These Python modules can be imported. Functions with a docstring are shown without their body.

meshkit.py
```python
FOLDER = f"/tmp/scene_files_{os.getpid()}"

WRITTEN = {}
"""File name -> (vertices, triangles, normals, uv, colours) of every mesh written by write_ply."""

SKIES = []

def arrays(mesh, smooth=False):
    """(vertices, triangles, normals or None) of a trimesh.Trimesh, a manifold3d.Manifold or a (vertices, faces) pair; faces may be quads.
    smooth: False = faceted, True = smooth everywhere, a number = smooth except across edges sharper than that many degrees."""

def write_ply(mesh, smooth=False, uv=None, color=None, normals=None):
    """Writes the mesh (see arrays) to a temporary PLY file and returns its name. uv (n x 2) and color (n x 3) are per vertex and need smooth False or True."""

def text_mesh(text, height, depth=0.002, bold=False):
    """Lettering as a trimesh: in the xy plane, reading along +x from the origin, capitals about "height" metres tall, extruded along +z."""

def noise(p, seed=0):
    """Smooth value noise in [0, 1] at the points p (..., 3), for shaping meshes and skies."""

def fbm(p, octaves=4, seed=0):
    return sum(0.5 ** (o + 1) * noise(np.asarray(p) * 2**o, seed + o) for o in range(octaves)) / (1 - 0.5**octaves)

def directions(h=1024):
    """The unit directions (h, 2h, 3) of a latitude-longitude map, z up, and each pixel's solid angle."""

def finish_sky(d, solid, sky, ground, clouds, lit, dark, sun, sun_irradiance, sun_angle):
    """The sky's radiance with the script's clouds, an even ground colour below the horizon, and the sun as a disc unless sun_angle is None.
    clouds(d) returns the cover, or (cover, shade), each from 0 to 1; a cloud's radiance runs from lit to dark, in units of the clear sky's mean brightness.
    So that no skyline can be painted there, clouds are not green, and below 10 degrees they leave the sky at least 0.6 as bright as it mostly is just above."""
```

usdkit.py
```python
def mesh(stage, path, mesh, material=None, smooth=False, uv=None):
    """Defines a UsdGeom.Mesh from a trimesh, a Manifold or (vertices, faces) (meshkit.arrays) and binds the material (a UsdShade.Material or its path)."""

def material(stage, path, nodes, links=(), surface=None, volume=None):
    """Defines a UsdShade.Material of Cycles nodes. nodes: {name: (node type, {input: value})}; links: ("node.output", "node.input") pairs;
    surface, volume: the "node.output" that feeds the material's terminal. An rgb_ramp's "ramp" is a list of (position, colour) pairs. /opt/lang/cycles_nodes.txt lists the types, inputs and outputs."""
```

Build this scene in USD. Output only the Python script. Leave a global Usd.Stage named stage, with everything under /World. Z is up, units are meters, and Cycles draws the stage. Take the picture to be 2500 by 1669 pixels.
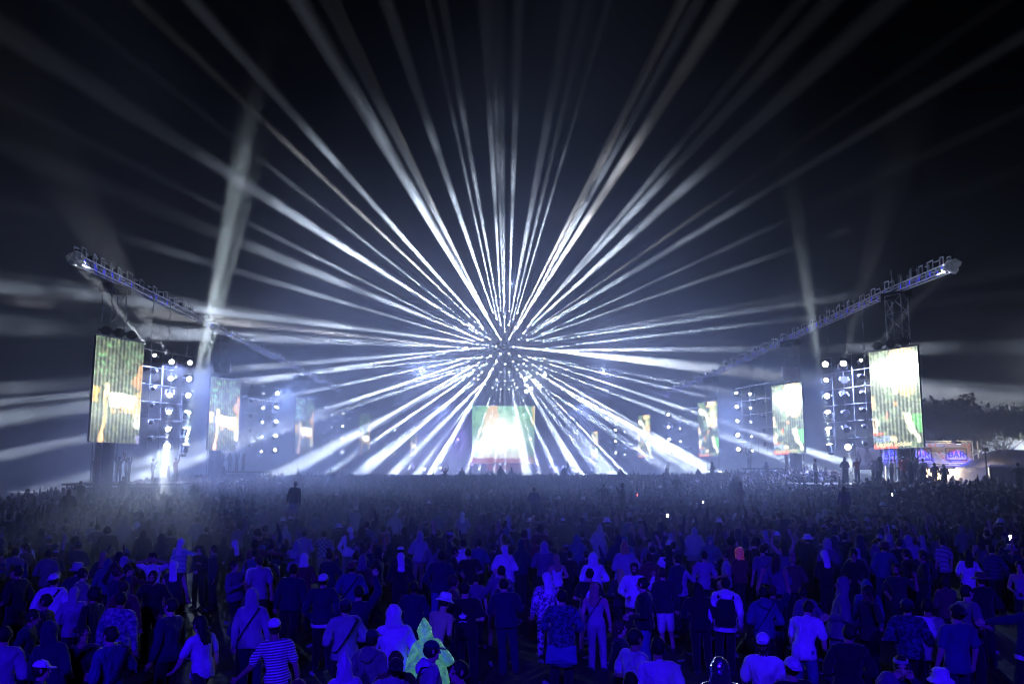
import math, random
import numpy as np, trimesh, manifold3d as m3, usdkit, meshkit
from pxr import Usd, UsdGeom, UsdLux, UsdShade, Gf, Sdf, Vt
from shapely.geometry import Polygon

random.seed(7)
rng = np.random.default_rng(11)
stage = Usd.Stage.CreateInMemory()
UsdGeom.Xform.Define(stage, '/World')

# ------------------------------------------------------------------ camera, sky, exposure
CAM_Z, PITCH, FPX = 4.0, math.atan(290.5 / 2083.0), 2083.0
cam = UsdGeom.Camera.Define(stage, '/World/camera')
cam.CreateHorizontalApertureAttr(36.0)
cam.CreateVerticalApertureAttr(36.0 * 683 / 1024)
cam.CreateFocalLengthAttr(FPX / 2500 * 36.0)
cam.CreateClippingRangeAttr((0.1, 3000.0))
cam.AddTranslateOp().Set((0, 0, CAM_Z))
cam.AddRotateXOp().Set(90 + math.degrees(PITCH))
cam.CreateExposureAttr(0.0)

MAT = usdkit.material
LK = '/World/Looks/'
dome = UsdLux.DomeLight.Define(stage, '/World/sky')
dome.GetPrim().SetCustomDataByKey('kind', 'structure')
night = MAT(stage, LK + 'night_sky', {
    's': ('sky_texture', {'sky_type': 'single_scattering', 'sun_disc': False, 'sun_elevation': -0.2, 'sun_rotation': 0.4}),
    'b': ('background_shader', {'strength': 0.0012})}, [('s.color', 'b.color')], surface='b.background')
UsdShade.MaterialBindingAPI.Apply(dome.GetPrim()).Bind(night)

HAZE = 0.00002
BEAM = 1.0      # overall gain of the beam lamps


def at(x, y, d):
    """The point seen at pixel (x, y) of the 2500 px photograph, d metres ahead."""
    u, v = (x - 1250) / FPX, (834.5 - y) / FPX
    c, s = math.cos(PITCH), math.sin(PITCH)
    ry, rz = c - v * s, s + v * c
    return np.array([u / ry * d, d, CAM_Z + rz / ry * d])


def px_of(p):
    c, s = math.cos(PITCH), math.sin(PITCH)
    x, y, z = p[0], p[1], p[2] - CAM_Z
    f, up = y * c + z * s, -y * s + z * c
    return 1250 + x / f * FPX, 834.5 - up / f * FPX


def ss(a, b, t):
    t = np.clip((np.asarray(t, float) - a) / (b - a), 0, 1)
    return t * t * (3 - 2 * t)


def ground_z(x, y):
    x, y = np.asarray(x, float), np.asarray(y, float)
    z = 0.85 * ss(34, 76, y) - 0.95 * ss(84, 125, y)
    z = z + 0.75 * ss(15, 26, x) * ss(32, 46, y) * (1 - ss(70, 100, y))
    return z + 0.06 * np.sin(x * .31 + 1) * np.sin(y * .23)


# ------------------------------------------------------------------ names, tags, meshes
used = {}


def numbered(path):
    n = used.get(path, -1) + 1
    used[path] = n
    return path if n == 0 else f'{path}_{n:03d}'


def tag(prim, label=None, cat=None, group=None, kind=None):
    for k, v in (('label', label), ('category', cat), ('group', group), ('kind', kind)):
        if v:
            prim.SetCustomDataByKey(k, v)


ORDW = 'first second third fourth fifth sixth seventh eighth ninth tenth eleventh twelfth thirteenth fourteenth fifteenth sixteenth seventeenth eighteenth nineteenth'.split()
TENS = {2: 'twent', 3: 'thirt', 4: 'fort', 5: 'fift'}


def ordinal(n):
    if n < 20:
        return ORDW[n - 1]
    t, u = divmod(n, 10)
    return TENS[t] + ('ieth' if u == 0 else 'y-' + ORDW[u - 1])


def thing(name, label, cat, loc=(0, 0, 0), rotz=0.0, group=None, scale=None, tilt=None):
    x = UsdGeom.Xform.Define(stage, numbered('/World/' + name))
    x.AddTranslateOp().Set(Gf.Vec3d(*map(float, loc)))
    if rotz:
        x.AddRotateZOp().Set(float(rotz))
    if tilt is not None:
        x.AddRotateXYZOp().Set(Gf.Vec3f(float(tilt[0]), float(tilt[1]), 0))
    if scale is not None:
        x.AddScaleOp().Set(Gf.Vec3f(*map(float, np.broadcast_to(scale, 3))))
    tag(x.GetPrim(), label, cat, group)
    return x.GetPrim()


def obj(name, mesh, mat, parent=None, smooth=False, label=None):
    base = str(parent.GetPath()) if parent else '/World'
    m = usdkit.mesh(stage, numbered(base + '/' + name), mesh, mat, smooth)
    if label:
        tag(m.GetPrim(), label)
    return m.GetPrim()


def cat_(ms):
    return trimesh.util.concatenate(ms)


def box(size, c=(0, 0, 0), rz=0.0):
    b = trimesh.creation.box(size)
    if rz:
        b.apply_transform(trimesh.transformations.rotation_matrix(rz, (0, 0, 1)))
    b.apply_translation(c)
    return b


def frame_of(d):
    z = np.asarray(d, float) / np.linalg.norm(d)
    a = np.array([0, 0, 1.0]) if abs(z[2]) < .95 else np.array([1.0, 0, 0])
    x = np.cross(a, z)
    x /= np.linalg.norm(x)
    return x, np.cross(z, x), z


def bar(a, b, r, sides=5, r2=None):
    a, b = np.asarray(a, float), np.asarray(b, float)
    x, y, _ = frame_of(b - a)
    t = np.arange(sides) * 2 * math.pi / sides
    ring = np.cos(t)[:, None] * x + np.sin(t)[:, None] * y
    v = np.vstack([a + ring * r, b + ring * (r if r2 is None else r2), [a], [b]])
    f = []
    for i in range(sides):
        j = (i + 1) % sides
        f += [(i, j, sides + j), (i, sides + j, sides + i), (j, i, 2 * sides), (sides + i, sides + j, 2 * sides + 1)]
    return trimesh.Trimesh(v, f, process=False)


def beam_box(a, b, w, h):
    """A squared bar from a to b."""
    a, b = np.asarray(a, float), np.asarray(b, float)
    x, y, z = frame_of(b - a)
    v = []
    for p in (a, b):
        for sx, sy in ((-1, -1), (1, -1), (1, 1), (-1, 1)):
            v.append(p + x * sx * w / 2 + y * sy * h / 2)
    f = [(0, 3, 2), (0, 2, 1), (4, 5, 6), (4, 6, 7)]
    for i in range(4):
        j = (i + 1) % 4
        f += [(i, j, 4 + j), (i, 4 + j, 4 + i)]
    return trimesh.Trimesh(v, f, process=False)


def place(mesh, o, x, y, z):
    m = mesh.copy()
    m.vertices = np.asarray(o) + m.vertices @ np.array([x, y, z])
    return m


# ------------------------------------------------------------------ materials
mats = {}


def plain(name, col, rough=.7, metal=0.0, var=.25, scale=6.0):
    if name not in mats:
        c = np.array(col, float)
        mats[name] = MAT(stage, LK + name, {
            'g': ('texture_coordinate', {}), 'n': ('noise_texture', {'scale': scale, 'detail': 3.0}),
            'r': ('rgb_ramp', {'ramp': [(.3, tuple(c * (1 - var))), (.7, tuple(np.minimum(c * (1 + var), .95)))]}),
            'p': ('principled_bsdf', {'roughness': rough, 'metallic': metal})},
            [('g.object', 'n.vector'), ('n.fac', 'r.fac'), ('r.color', 'p.base_color')], surface='p.BSDF')
    return mats[name]


def glow(name, col, strength):
    if name not in mats:
        k = .45 / max(col)
        mats[name] = MAT(stage, LK + name, {'o': ('object_info', {}), 'v': ('math', {'math_type': 'multiply_add', 'value2': .02 * strength / k, 'value3': strength / k}), 'e': ('emission', {'color': tuple(c * k for c in col)})}, [('o.random', 'v.value1'), ('v.value', 'e.strength')], surface='e.emission')
    return mats[name]


BLACK_METAL = plain('black_metal', (.02, .02, .022), .5)
ALU = plain('aluminium', (.62, .63, .66), .35, .85, .12)
PALE_METAL = plain('pale_metal', (.55, .56, .6), .45, .2, .15)
BLACK_CLOTH = plain('black_cloth', (.014, .014, .018), .95)
DARK = plain('dark_panel', (.03, .03, .035), .8)
CREAM = plain('cream_panel', (.55, .48, .36), .8)
WHITE = plain('white_panel', (.6, .6, .62), .7)
LENS = glow('lamp_lens', (.95, .97, 1.0), 12.0)
LENS_DIM = glow('lamp_lens_dim', (.9, .95, 1.0), 3.0)
LED_BLUE = glow('blue_led', (.06, .07, 1.0), 1.1)


# ------------------------------------------------------------------ lights
def light(parent, pos, radius, intensity, color=(1, 1, 1), aim=None, half=None, soft=.35):
    base = str(parent.GetPath()) if parent else '/World'
    L = UsdLux.SphereLight.Define(stage, numbered(base + '/light'))
    L.CreateRadiusAttr(radius)
    L.CreateIntensityAttr(float(intensity))
    L.CreateColorAttr(Gf.Vec3f(*color))
    L.CreateNormalizeAttr(True)
    if half:
        s = UsdLux.ShapingAPI.Apply(L.GetPrim())
        s.CreateShapingConeAngleAttr(float(half))
        s.CreateShapingConeSoftnessAttr(float(soft))
        x, y, z = frame_of(-np.asarray(aim, float))
        L.AddTransformOp().Set(Gf.Matrix4d(*map(float, x), 0, *map(float, y), 0, *map(float, z), 0, *map(float, pos), 1))
    else:
        L.AddTranslateOp().Set(Gf.Vec3d(*map(float, pos)))
    return L


# ------------------------------------------------------------------ ground and haze
gx = np.concatenate([np.linspace(-900, -80, 14), np.linspace(-76, 76, 90), np.linspace(80, 900, 14)])
gy = np.concatenate([np.linspace(-300, -12, 10), np.linspace(-8, 130, 90), np.linspace(136, 1500, 18)])
GX, GY = np.meshgrid(gx, gy)
GZ = ground_z(GX, GY)
idx = np.arange(GX.size).reshape(GX.shape)
quads = np.stack([idx[:-1, :-1], idx[:-1, 1:], idx[1:, 1:], idx[1:, :-1]], -1).reshape(-1, 4)
GRASS = MAT(stage, LK + 'trampled_grass', {
    'g': ('geometry', {}), 'n': ('noise_texture', {'scale': .6, 'detail': 5.0}), 'k': ('noise_texture', {'scale': 14.0, 'detail': 4.0}),
    'r': ('rgb_ramp', {'ramp': [(.35, (.03, .035, .018)), (.55, (.05, .045, .03)), (.75, (.075, .06, .045))]}),
    'b': ('bump', {'strength': .35, 'distance': .03}), 'p': ('principled_bsdf', {'roughness': .9})},
    [('g.position', 'n.vector'), ('g.position', 'k.vector'), ('n.fac', 'r.fac'), ('k.fac', 'b.height'), ('b.normal', 'p.normal'), ('r.color', 'p.base_color')], surface='p.BSDF')
gr = obj('ground', (np.stack([GX.ravel(), GY.ravel(), GZ.ravel()], 1), quads), GRASS, smooth=True)
tag(gr, kind='structure')

HZ = MAT(stage, LK + 'haze_air', {'v': ('principled_volume', {'color': (.90, .93, 1.0), 'density': HAZE, 'anisotropy': .25})}, volume='v.volume')
hz = obj('haze', box((420, 330, 134), (0, 125, 64)), HZ)
tag(hz, kind='stuff')
SMOKE = MAT(stage, LK + 'drifting_smoke', {
    'g': ('geometry', {}), 's': ('separate_xyz', {}),
    'mp': ('mapping', {'scale': (1.0, .55, 1.25), 'rotation': (0, .35, 0)}),
    'n': ('noise_texture', {'scale': .045, 'detail': 3.0, 'roughness': .55}),
    'nm': ('map_range', {'range_type': 'smoothstep', 'clamp': True, 'from_min': .40, 'from_max': .66, 'to_min': .22, 'to_max': 1.0}),
    'wob': ('math', {'math_type': 'multiply_add', 'value2': -44.0, 'value3': 22.0}),
    'zz': ('math', {'math_type': 'add'}),
    'fz': ('map_range', {'range_type': 'smoothstep', 'clamp': True, 'from_min': 36.0, 'from_max': 8.0, 'to_min': 0.0, 'to_max': 1.0}),
    'fx': ('map_range', {'range_type': 'smoothstep', 'clamp': True, 'from_min': 34.0, 'from_max': -28.0, 'to_min': .38, 'to_max': 1.0}),
    'fy': ('map_range', {'range_type': 'smoothstep', 'clamp': True, 'from_min': 13.0, 'from_max': 34.0, 'to_min': .0, 'to_max': 1.0}),
    'fh': ('map_range', {'range_type': 'smoothstep', 'clamp': True, 'from_min': 128.0, 'from_max': 156.0, 'to_min': 1.0, 'to_max': .3}), 'e': ('math', {'math_type': 'multiply'}),
    'of': ('vector_math', {'math_type': 'subtract', 'vector2': (-7.0, 158.0, 23.0)}), 'sc': ('vector_math', {'math_type': 'multiply', 'vector2': (.75, .62, 1.0)}), 'ln': ('vector_math', {'math_type': 'length'}),
    'fr': ('map_range', {'range_type': 'smoothstep', 'clamp': True, 'from_min': 52.0, 'from_max': 0.0, 'to_min': 0.0, 'to_max': .5}), 'nr': ('map_range', {'range_type': 'linear', 'clamp': True, 'from_min': 0.40, 'from_max': .66, 'to_min': .14, 'to_max': 1.0}),
    'fl': ('map_range', {'range_type': 'smoothstep', 'clamp': True, 'from_min': 11.0, 'from_max': 2.0, 'to_min': 0.0, 'to_max': 2.0}), 'lo': ('math', {'math_type': 'multiply'}), 'lo2': ('math', {'math_type': 'multiply'}), 'sum2': ('math', {'math_type': 'add'}),
    'rr': ('math', {'math_type': 'multiply'}), 'sum': ('math', {'math_type': 'add'}),
    'a': ('math', {'math_type': 'multiply'}), 'b': ('math', {'math_type': 'multiply'}), 'c': ('math', {'math_type': 'multiply'}), 'd': ('math', {'math_type': 'multiply', 'value2': .0105}),
    'v': ('principled_volume', {'color': (.88, .92, 1.0), 'anisotropy': .2})},
    [('g.position', 's.vector'), ('g.position', 'mp.vector'), ('mp.vector', 'n.vector'), ('n.fac', 'nm.value'), ('n.fac', 'wob.value1'), ('s.z', 'zz.value1'), ('wob.value', 'zz.value2'), ('zz.value', 'fz.value'), ('s.x', 'fx.value'), ('s.y', 'fy.value'),
     ('nm.result', 'a.value1'), ('fz.result', 'a.value2'), ('a.value', 'b.value1'), ('fx.result', 'b.value2'), ('b.value', 'c.value1'), ('fy.result', 'c.value2'), ('c.value', 'e.value1'), ('s.y', 'fh.value'), ('fh.result', 'e.value2'), ('g.position', 'of.vector1'), ('of.vector', 'sc.vector1'), ('sc.vector', 'ln.vector1'), ('ln.value', 'fr.value'), ('n.fac', 'nr.value'), ('fr.result', 'rr.value1'), ('nr.result', 'rr.value2'), ('e.value', 'sum.value1'), ('rr.value', 'sum.value2'), ('s.z', 'fl.value'), ('fl.result', 'lo.value1'), ('nm.result', 'lo.value2'), ('lo.value', 'lo2.value1'), ('fy.result', 'lo2.value2'), ('sum.value', 'sum2.value1'), ('lo2.value', 'sum2.value2'), ('sum2.value', 'd.value1'), ('d.value', 'v.density')], volume='v.volume')
smk = obj('smoke', box((270, 235, 104), (-20, 130, 51.6)), SMOKE)
tag(smk, kind='stuff')

# ------------------------------------------------------------------ sunburst rig: five rings of beam lamps above the stage
HUB = at(1233, 855, 165)
RS = 19.4 / FPX * 165          # ring spacing in metres
DOME = lambda r: -1.25 * (5 - r)
rig = thing('sunburst_rig', 'dark hexagonal hub and ring frame carrying the sunburst of beam lamps', 'lighting rig', HUB)
hexv = [(math.cos(math.radians(60 * k)) * .95, math.sin(math.radians(60 * k)) * .95) for k in range(6)]
hexm = trimesh.creation.extrude_polygon(Polygon(hexv), .6)
hexm.apply_translation((0, 0, 4.6))
hexm.apply_transform(trimesh.transformations.rotation_matrix(math.pi / 2, (1, 0, 0)))
obj('hub', hexm, BLACK_METAL, rig)
for dz in (.35, -.15):
    obj('hub_strip', box((.55, .05, .1), (0, -5.3, dz)), glow('hub_strip', (.7, .8, 1), .6), rig)
for k in range(6):
    a = math.radians(60 * k)
    u = np.array([math.cos(a), 0, math.sin(a)])
    w = np.array([-math.sin(a), 0, math.cos(a)])
    ms = [bar(u * .9 + w * s * .18 + np.array([0, DOME(.6) + .6 + q, 0]), u * RS * 5.1 + w * s * .18 + np.array([0, .25 + q, 0]), .035) for s in (-1, 1) for q in (0, .36)]
    for j in range(9):
        p, q = (u * (.9 + m * RS * .46) + np.array([0, DOME(.6) * (1 - m / 9.7) + .35, 0]) for m in (j, j + 1))
        ms.append(bar(p + w * .18 + np.array([0, .25, 0]), q - w * .18 + np.array([0, .25, 0]), .02, 4))
    obj('arm', cat_(ms), BLACK_METAL, rig)
for r in range(1, 6):
    ms = []
    for k in range(6 * r):
        a, b = (2 * math.pi * (k + d) / (6 * r) for d in (0, 1))
        ms.append(bar((math.cos(a) * RS * r, .3 + DOME(r), math.sin(a) * RS * r), (math.cos(b) * RS * r, .3 + DOME(r), math.sin(b) * RS * r), .035, 4))
    obj('ring', cat_(ms), BLACK_METAL, rig)

# lamp meshes, shining along -z
_c = trimesh.creation.cylinder
head_m = cat_([_c(.24, .5, sections=10).apply_translation((0, 0, .27)), _c(.27, .1, sections=10).apply_translation((0, 0, .06))])
lens_m = bar((0, 0, .005), (0, 0, -.012), .23, 8)
yoke_m = cat_([box((.05, .1, .5), (-.31, 0, .35)), box((.05, .1, .5), (.31, 0, .35)), box((.67, .12, .05), (0, 0, .625))])
base_m = box((.36, .26, .16), (0, 0, .73))
RINGS = ('innermost', 'second', 'third', 'fourth', 'outermost')


def clockname(a):
    """Clock position of an angle in degrees (0 = three o'clock, anticlockwise)."""
    h = ((90 - a) / 30.0) % 12
    q = int(round(h * 4)) % 48
    hour, part = q // 4, q % 4
    names = 'twelve one two three four five six seven eight nine ten eleven'.split()
    return (names[hour] + " o'clock") if part == 0 else ('a quarter past ', 'half past ', 'a quarter to ')[part - 1] + (names[hour] if part < 3 else names[(hour + 1) % 12])


def moving_head(name, label, group, pos, aim, lens, size=1.0, cat='spotlight', spot=None, pale=False, base_dir=None):
    """A lamp that shines along aim; spot = (half angle, power, colour[, softness])."""
    t = thing(name, label, cat, pos, 0, group)
    x, y, z = frame_of(-np.asarray(aim, float))
    put = lambda m: place(m.copy().apply_scale(size), (0, 0, 0), x, y, z)
    obj('lamp_head', put(head_m), BLACK_METAL, t)
    obj('lens', put(lens_m), lens, t)
    obj('yoke', put(yoke_m), PALE_METAL if pale else BLACK_METAL, t)
    obj('base', put(base_m), BLACK_METAL, t)
    if spot:
        light(t, np.asarray(aim, float) / np.linalg.norm(aim) * .06 * size, .1 * size, spot[1] * BEAM, spot[2], aim, spot[0], spot[3] if len(spot) > 3 else .45)
    return t


def beam_gain(r, a):
    """How bright and how wide each beam of the sunburst is (read from the photograph)."""
    up = math.sin(math.radians(a))
    g = 1.0
    if 5 < a < 58:
        g *= .55
    if 58 <= a <= 66 or 114 <= a <= 122:
        g *= .8
    if 68 < a < 112:
        g *= .55
    if 150 < a < 210 or a < 20 or a > 340:
        g *= .55
    if up < -.05:
        g *= 1.0
    if 252 < a < 288:
        g *= .35
    return g


lr = np.random.default_rng(5)
for r in range(1, 6):
    for k in range(6 * r):
        a = 360.0 * k / (6 * r)
        ar = math.radians(a)
        p = HUB + np.array([math.cos(ar) * RS * r, -.4 - 1.25 * (5 - r), math.sin(ar) * RS * r])
        flat = max(0.0, 1 - abs(math.sin(ar)) / .3)
        ja = math.radians(a + lr.normal(0, 2.0 + 5.0 * flat))
        d = np.array([math.cos(ja), -(abs(lr.normal(.22, .12)) + .03) * (1 - .72 * flat), math.sin(ja)])
        cut = 1.0
        if math.sin(ja) < -.12 and lr.random() < .45:
            d = d / max(abs(d[2]), .25)
            d[1] = -(HUB[1] - lr.uniform(72, 118)) / (HUB[2] - 2.0)
            d[0] *= lr.uniform(.75, 1.0)
            cut = .28
        gain = cut * beam_gain(r, a) * lr.choice([.5, .8, 1.0, 1.0, 1.25])
        half = lr.choice([.9, 1.15, 1.4, 1.8]) if math.sin(ar) > -.1 else lr.choice([.7, .9, 1.15])
        c = (1.0, 1.0, 1.0) if lr.random() < .2 else (.76, .86, 1.0)
        moving_head('beam_lamp', f'lit beam lamp of the {RINGS[r-1]} sunburst ring at {clockname(a)}', 'beam lamps of the sunburst rig',
                    p, d, LENS, .62, 'beam lamp', (half, 7.2e7 * gain, c, 1.0))
# blinders glaring at the camera beside the lower rings
for i, (x, y) in enumerate(((1283, 925), (1305, 930), (1296, 948), (1318, 942), (1285, 955), (1330, 915))):
    p = at(x, y, 164)
    moving_head('blinder_lamp', ('blinder', 'blinder')[0] + f' lamp glaring blue white below the sunburst hub, ' + ('topmost', 'second', 'third', 'fourth', 'lowest', 'outermost')[i] + ' of its cluster',
                'blinder lamps below the hub', p, at(1250, 1000, 0.1) - p, glow('blinder_lens', (.75, .85, 1), 40.0), 1.6, 'blinder lamp', (38, 3e3, (.6, .72, 1.0), .9))
# the washes that fill the smoke over the field
for i, ((x, y, z), pw, what) in enumerate(((at(684, 950, 90), 1.5e3, 'second left'), (at(1792, 950, 93), 2.0e3, 'second right'), (at(842, 1003, 119), 1.8e3, 'third left'), (at(1629, 1005, 122), 2.6e3, 'third right'),
                                            ((-13, 158, 15), 1.9e4, 'farthest left'), ((13, 158, 15), 1.6e4, 'farthest right'), (at(428, 872, 62.5), 5e3, 'nearest left'), (at(2055, 876, 64.5), 7e3, 'nearest right'))):
    wash = thing('wash_lamp', f'cold wash lamp hanging on the lamp grid by the {what} screen', 'wash lamp', (x, y, z), 0, 'wash lamps over the crowd')
    obj('lamp_head', trimesh.creation.icosphere(1, .16), plain('black_metal', (.02, .02, .022), .5), wash)
    obj('hanger', bar((0, 0, .1), (0, 0, 1.2), .02, 4), ALU, wash)
    light(wash, (0, 0, -.4), .15, pw, (.36, .46, 1.0), (0, 0, -1), 86, .9)

for i, (x, y, z, pw) in enumerate(((-17, 158, 20.5, 8e3), (17, 158, 20.5, 7e3), (0, 172, 40, 1.5e3))):
    wash = thing('stage_wash_lamp', 'blue white wash lamp ' + ('over the stage wing on the white box side', 'over the stage wing on the caption side', 'high above the sunburst hub')[i], 'wash lamp', (x, y, z))
    obj('lamp_head', trimesh.creation.icosphere(1, .16), BLACK_METAL, wash)
    obj('hanger', bar((0, .1, .1), (0, 10, -.6 if i < 2 else -18), .04, 4), BLACK_METAL, wash)
    light(wash, (0, -.4, 0), .15, pw, (.42, .52, 1.0))

from scipy.ndimage import gaussian_filter
# ------------------------------------------------------------------ pictures on the screens (colours per vertex, drawn by rule)
SCR = MAT(stage, LK + 'led_screen', {'a': ('attribute', {'attribute': 'led'}), 'k': ('vector_math', {'math_type': 'scale', 'scale': 1.7 / .45}), 'e': ('emission', {'strength': .45})}, [('a.color', 'k.vector1'), ('k.vector', 'e.color')], surface='e.emission')


def screen_mesh(parent, name, tl, tr, bl, br, paint, nx, ny, label=None, stripes=0.0):
    u, v = np.meshgrid(np.linspace(0, 1, nx), np.linspace(0, 1, ny))
    tl, tr, bl, br = (np.asarray(q, float) for q in (tl, tr, bl, br))
    P = (tl * ((1 - u) * (1 - v))[..., None] + tr * (u * (1 - v))[..., None] + bl * ((1 - u) * v)[..., None] + br * (u * v)[..., None]).reshape(-1, 3)
    i = np.arange(nx * ny).reshape(ny, nx)
    q = np.stack([i[:-1, :-1], i[1:, :-1], i[1:, 1:], i[:-1, 1:]], -1).reshape(-1, 4)
    wu, wv = nz(u, v, 7, 21) - .5, nz(u, v, 7, 27) - .5
    col = paint(np.clip(u + .10 * wu, 0, 1), np.clip(v + .05 * wv, 0, 1)) * np.array([.97, 1.04, .86])
    col = col + stripes * ((.5 + .5 * np.cos(u * 2 * math.pi * 13)) ** 2)[..., None] * np.array([.34, .38, .34]) * (.35 + np.exp(-((v - .6) / .35) ** 2))[..., None]
    grain = nz(u, v, 34, 31)
    col = gaussian_filter(col, (.55, .55, 0)) * (.55 + .9 * grain)[..., None]
    grey = col.mean(-1, keepdims=True)
    col = np.clip(grey + (col - grey) * .82, 0, 6).reshape(-1, 3)
    prim = obj(name, (P, q), SCR, parent, label=label)
    UsdGeom.PrimvarsAPI(prim).CreatePrimvar('led', Sdf.ValueTypeNames.Color3fArray, 'vertex').Set(Vt.Vec3fArray.FromNumpy(col.astype(np.float32)))
    return prim


def nz(u, v, s, seed, sx=1.0):
    return meshkit.fbm(np.stack([u * s * sx, v * s * 1.75, u * 0 + seed], -1), 4, seed)


def lay(img, mask, col, a=1.0):
    m = np.clip(mask, 0, 1)[..., None] * a
    return img * (1 - m) + np.asarray(col, float) * m


def seg(u, v, a, b, w):
    """1 inside a stroke from a to b (screen proportions 1 : 1.75)."""
    a, b = np.array(a) * (1, 1.75), np.array(b) * (1, 1.75)
    p = np.stack([u, v * 1.75], -1) - a
    d = b - a
    t = np.clip((p @ d) / (d @ d), 0, 1)
    dist = np.linalg.norm(p - t[..., None] * d, axis=-1)
    return np.clip((w - dist) / .012 + .5, 0, 1)


def paint_left(stripes):
    def f(u, v):
        n = nz(u, v, 9, 3)
        img = np.array([.02, .035, .035]) + np.clip(n - .47, 0, 1)[..., None] * np.array([.14, .34, .2]) * (1.4 - v)[..., None]
        n2 = nz(u, v, 16, 8)
        n3 = nz(u, v, 30, 12)
        img = img + (np.clip(n3 - .5, 0, 1) * (n > .45))[..., None] * np.array([.9, .75, .2]) * .8
        img = lay(img, (n2 - .63) * 9 * (v < .42) * (1 - .75 * ss(.1, .7, u)), (.16, .5, .2))
        band = np.exp(-((v - .72) / .11) ** 2) + .35 * np.exp(-((v - .45) / .3) ** 2)
        st = (.5 + .5 * np.cos(u * 2 * math.pi * 14)) ** 2
        img = img + (band * stripes * .35)[..., None] * np.array([.55, .62, .6])
        img = lay(img, ((u > 1.0 - (v - .20) * 1.25) & (v > .20) & (v < .40 + (u - .72) * .35)) * (.55 + .6 * n), (.75, .34, .12))
        img = lay(img, ((u > .86) & (v > .5) & (v < .75)) * (.4 + n), (.9, .6, .2))
        img = lay(img, ((u < .13) & (v > .46) & (v < .62)) * (n > .44), (1.0, .62, .12))
        img = lay(img, seg(u, v, (.27, .50), (.22, .96), .022), (1.6, .95, .35))
        img = lay(img, seg(u, v, (.27, .46), (.27, .54), .04), (1.7, 1.2, .6))
        img = lay(img, seg(u, v, (.215, .93), (.215, .96), .05), (1.6, .8, .3))
        img = lay(img, ((u > .35) & (u < .88) & (v > .53) & (v < .655)) * 1.0, (2.6, 2.4, 2.0))
        img = lay(img, ((u > .38) & (u < .95) & (v > .655) & (v < .71)) * (n > .42), (1.3, .7, .3))
        img = lay(img, ((u > .89) & (v > .72) & (v < .85)) * 1.0, (1.5, 1.4, 1.2))
        img = lay(img, ((u > .925) & (u < .975) & (v > .735) & (v < .81)) * 1.0, (.05, .05, .05))
        img = lay(img, ((u + (v - 1) * -1 > 1.0 + .9 - u * 1.0) & (v > .93)) * 1.0, (.35, .3, .75))
        return img
    return f


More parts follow.
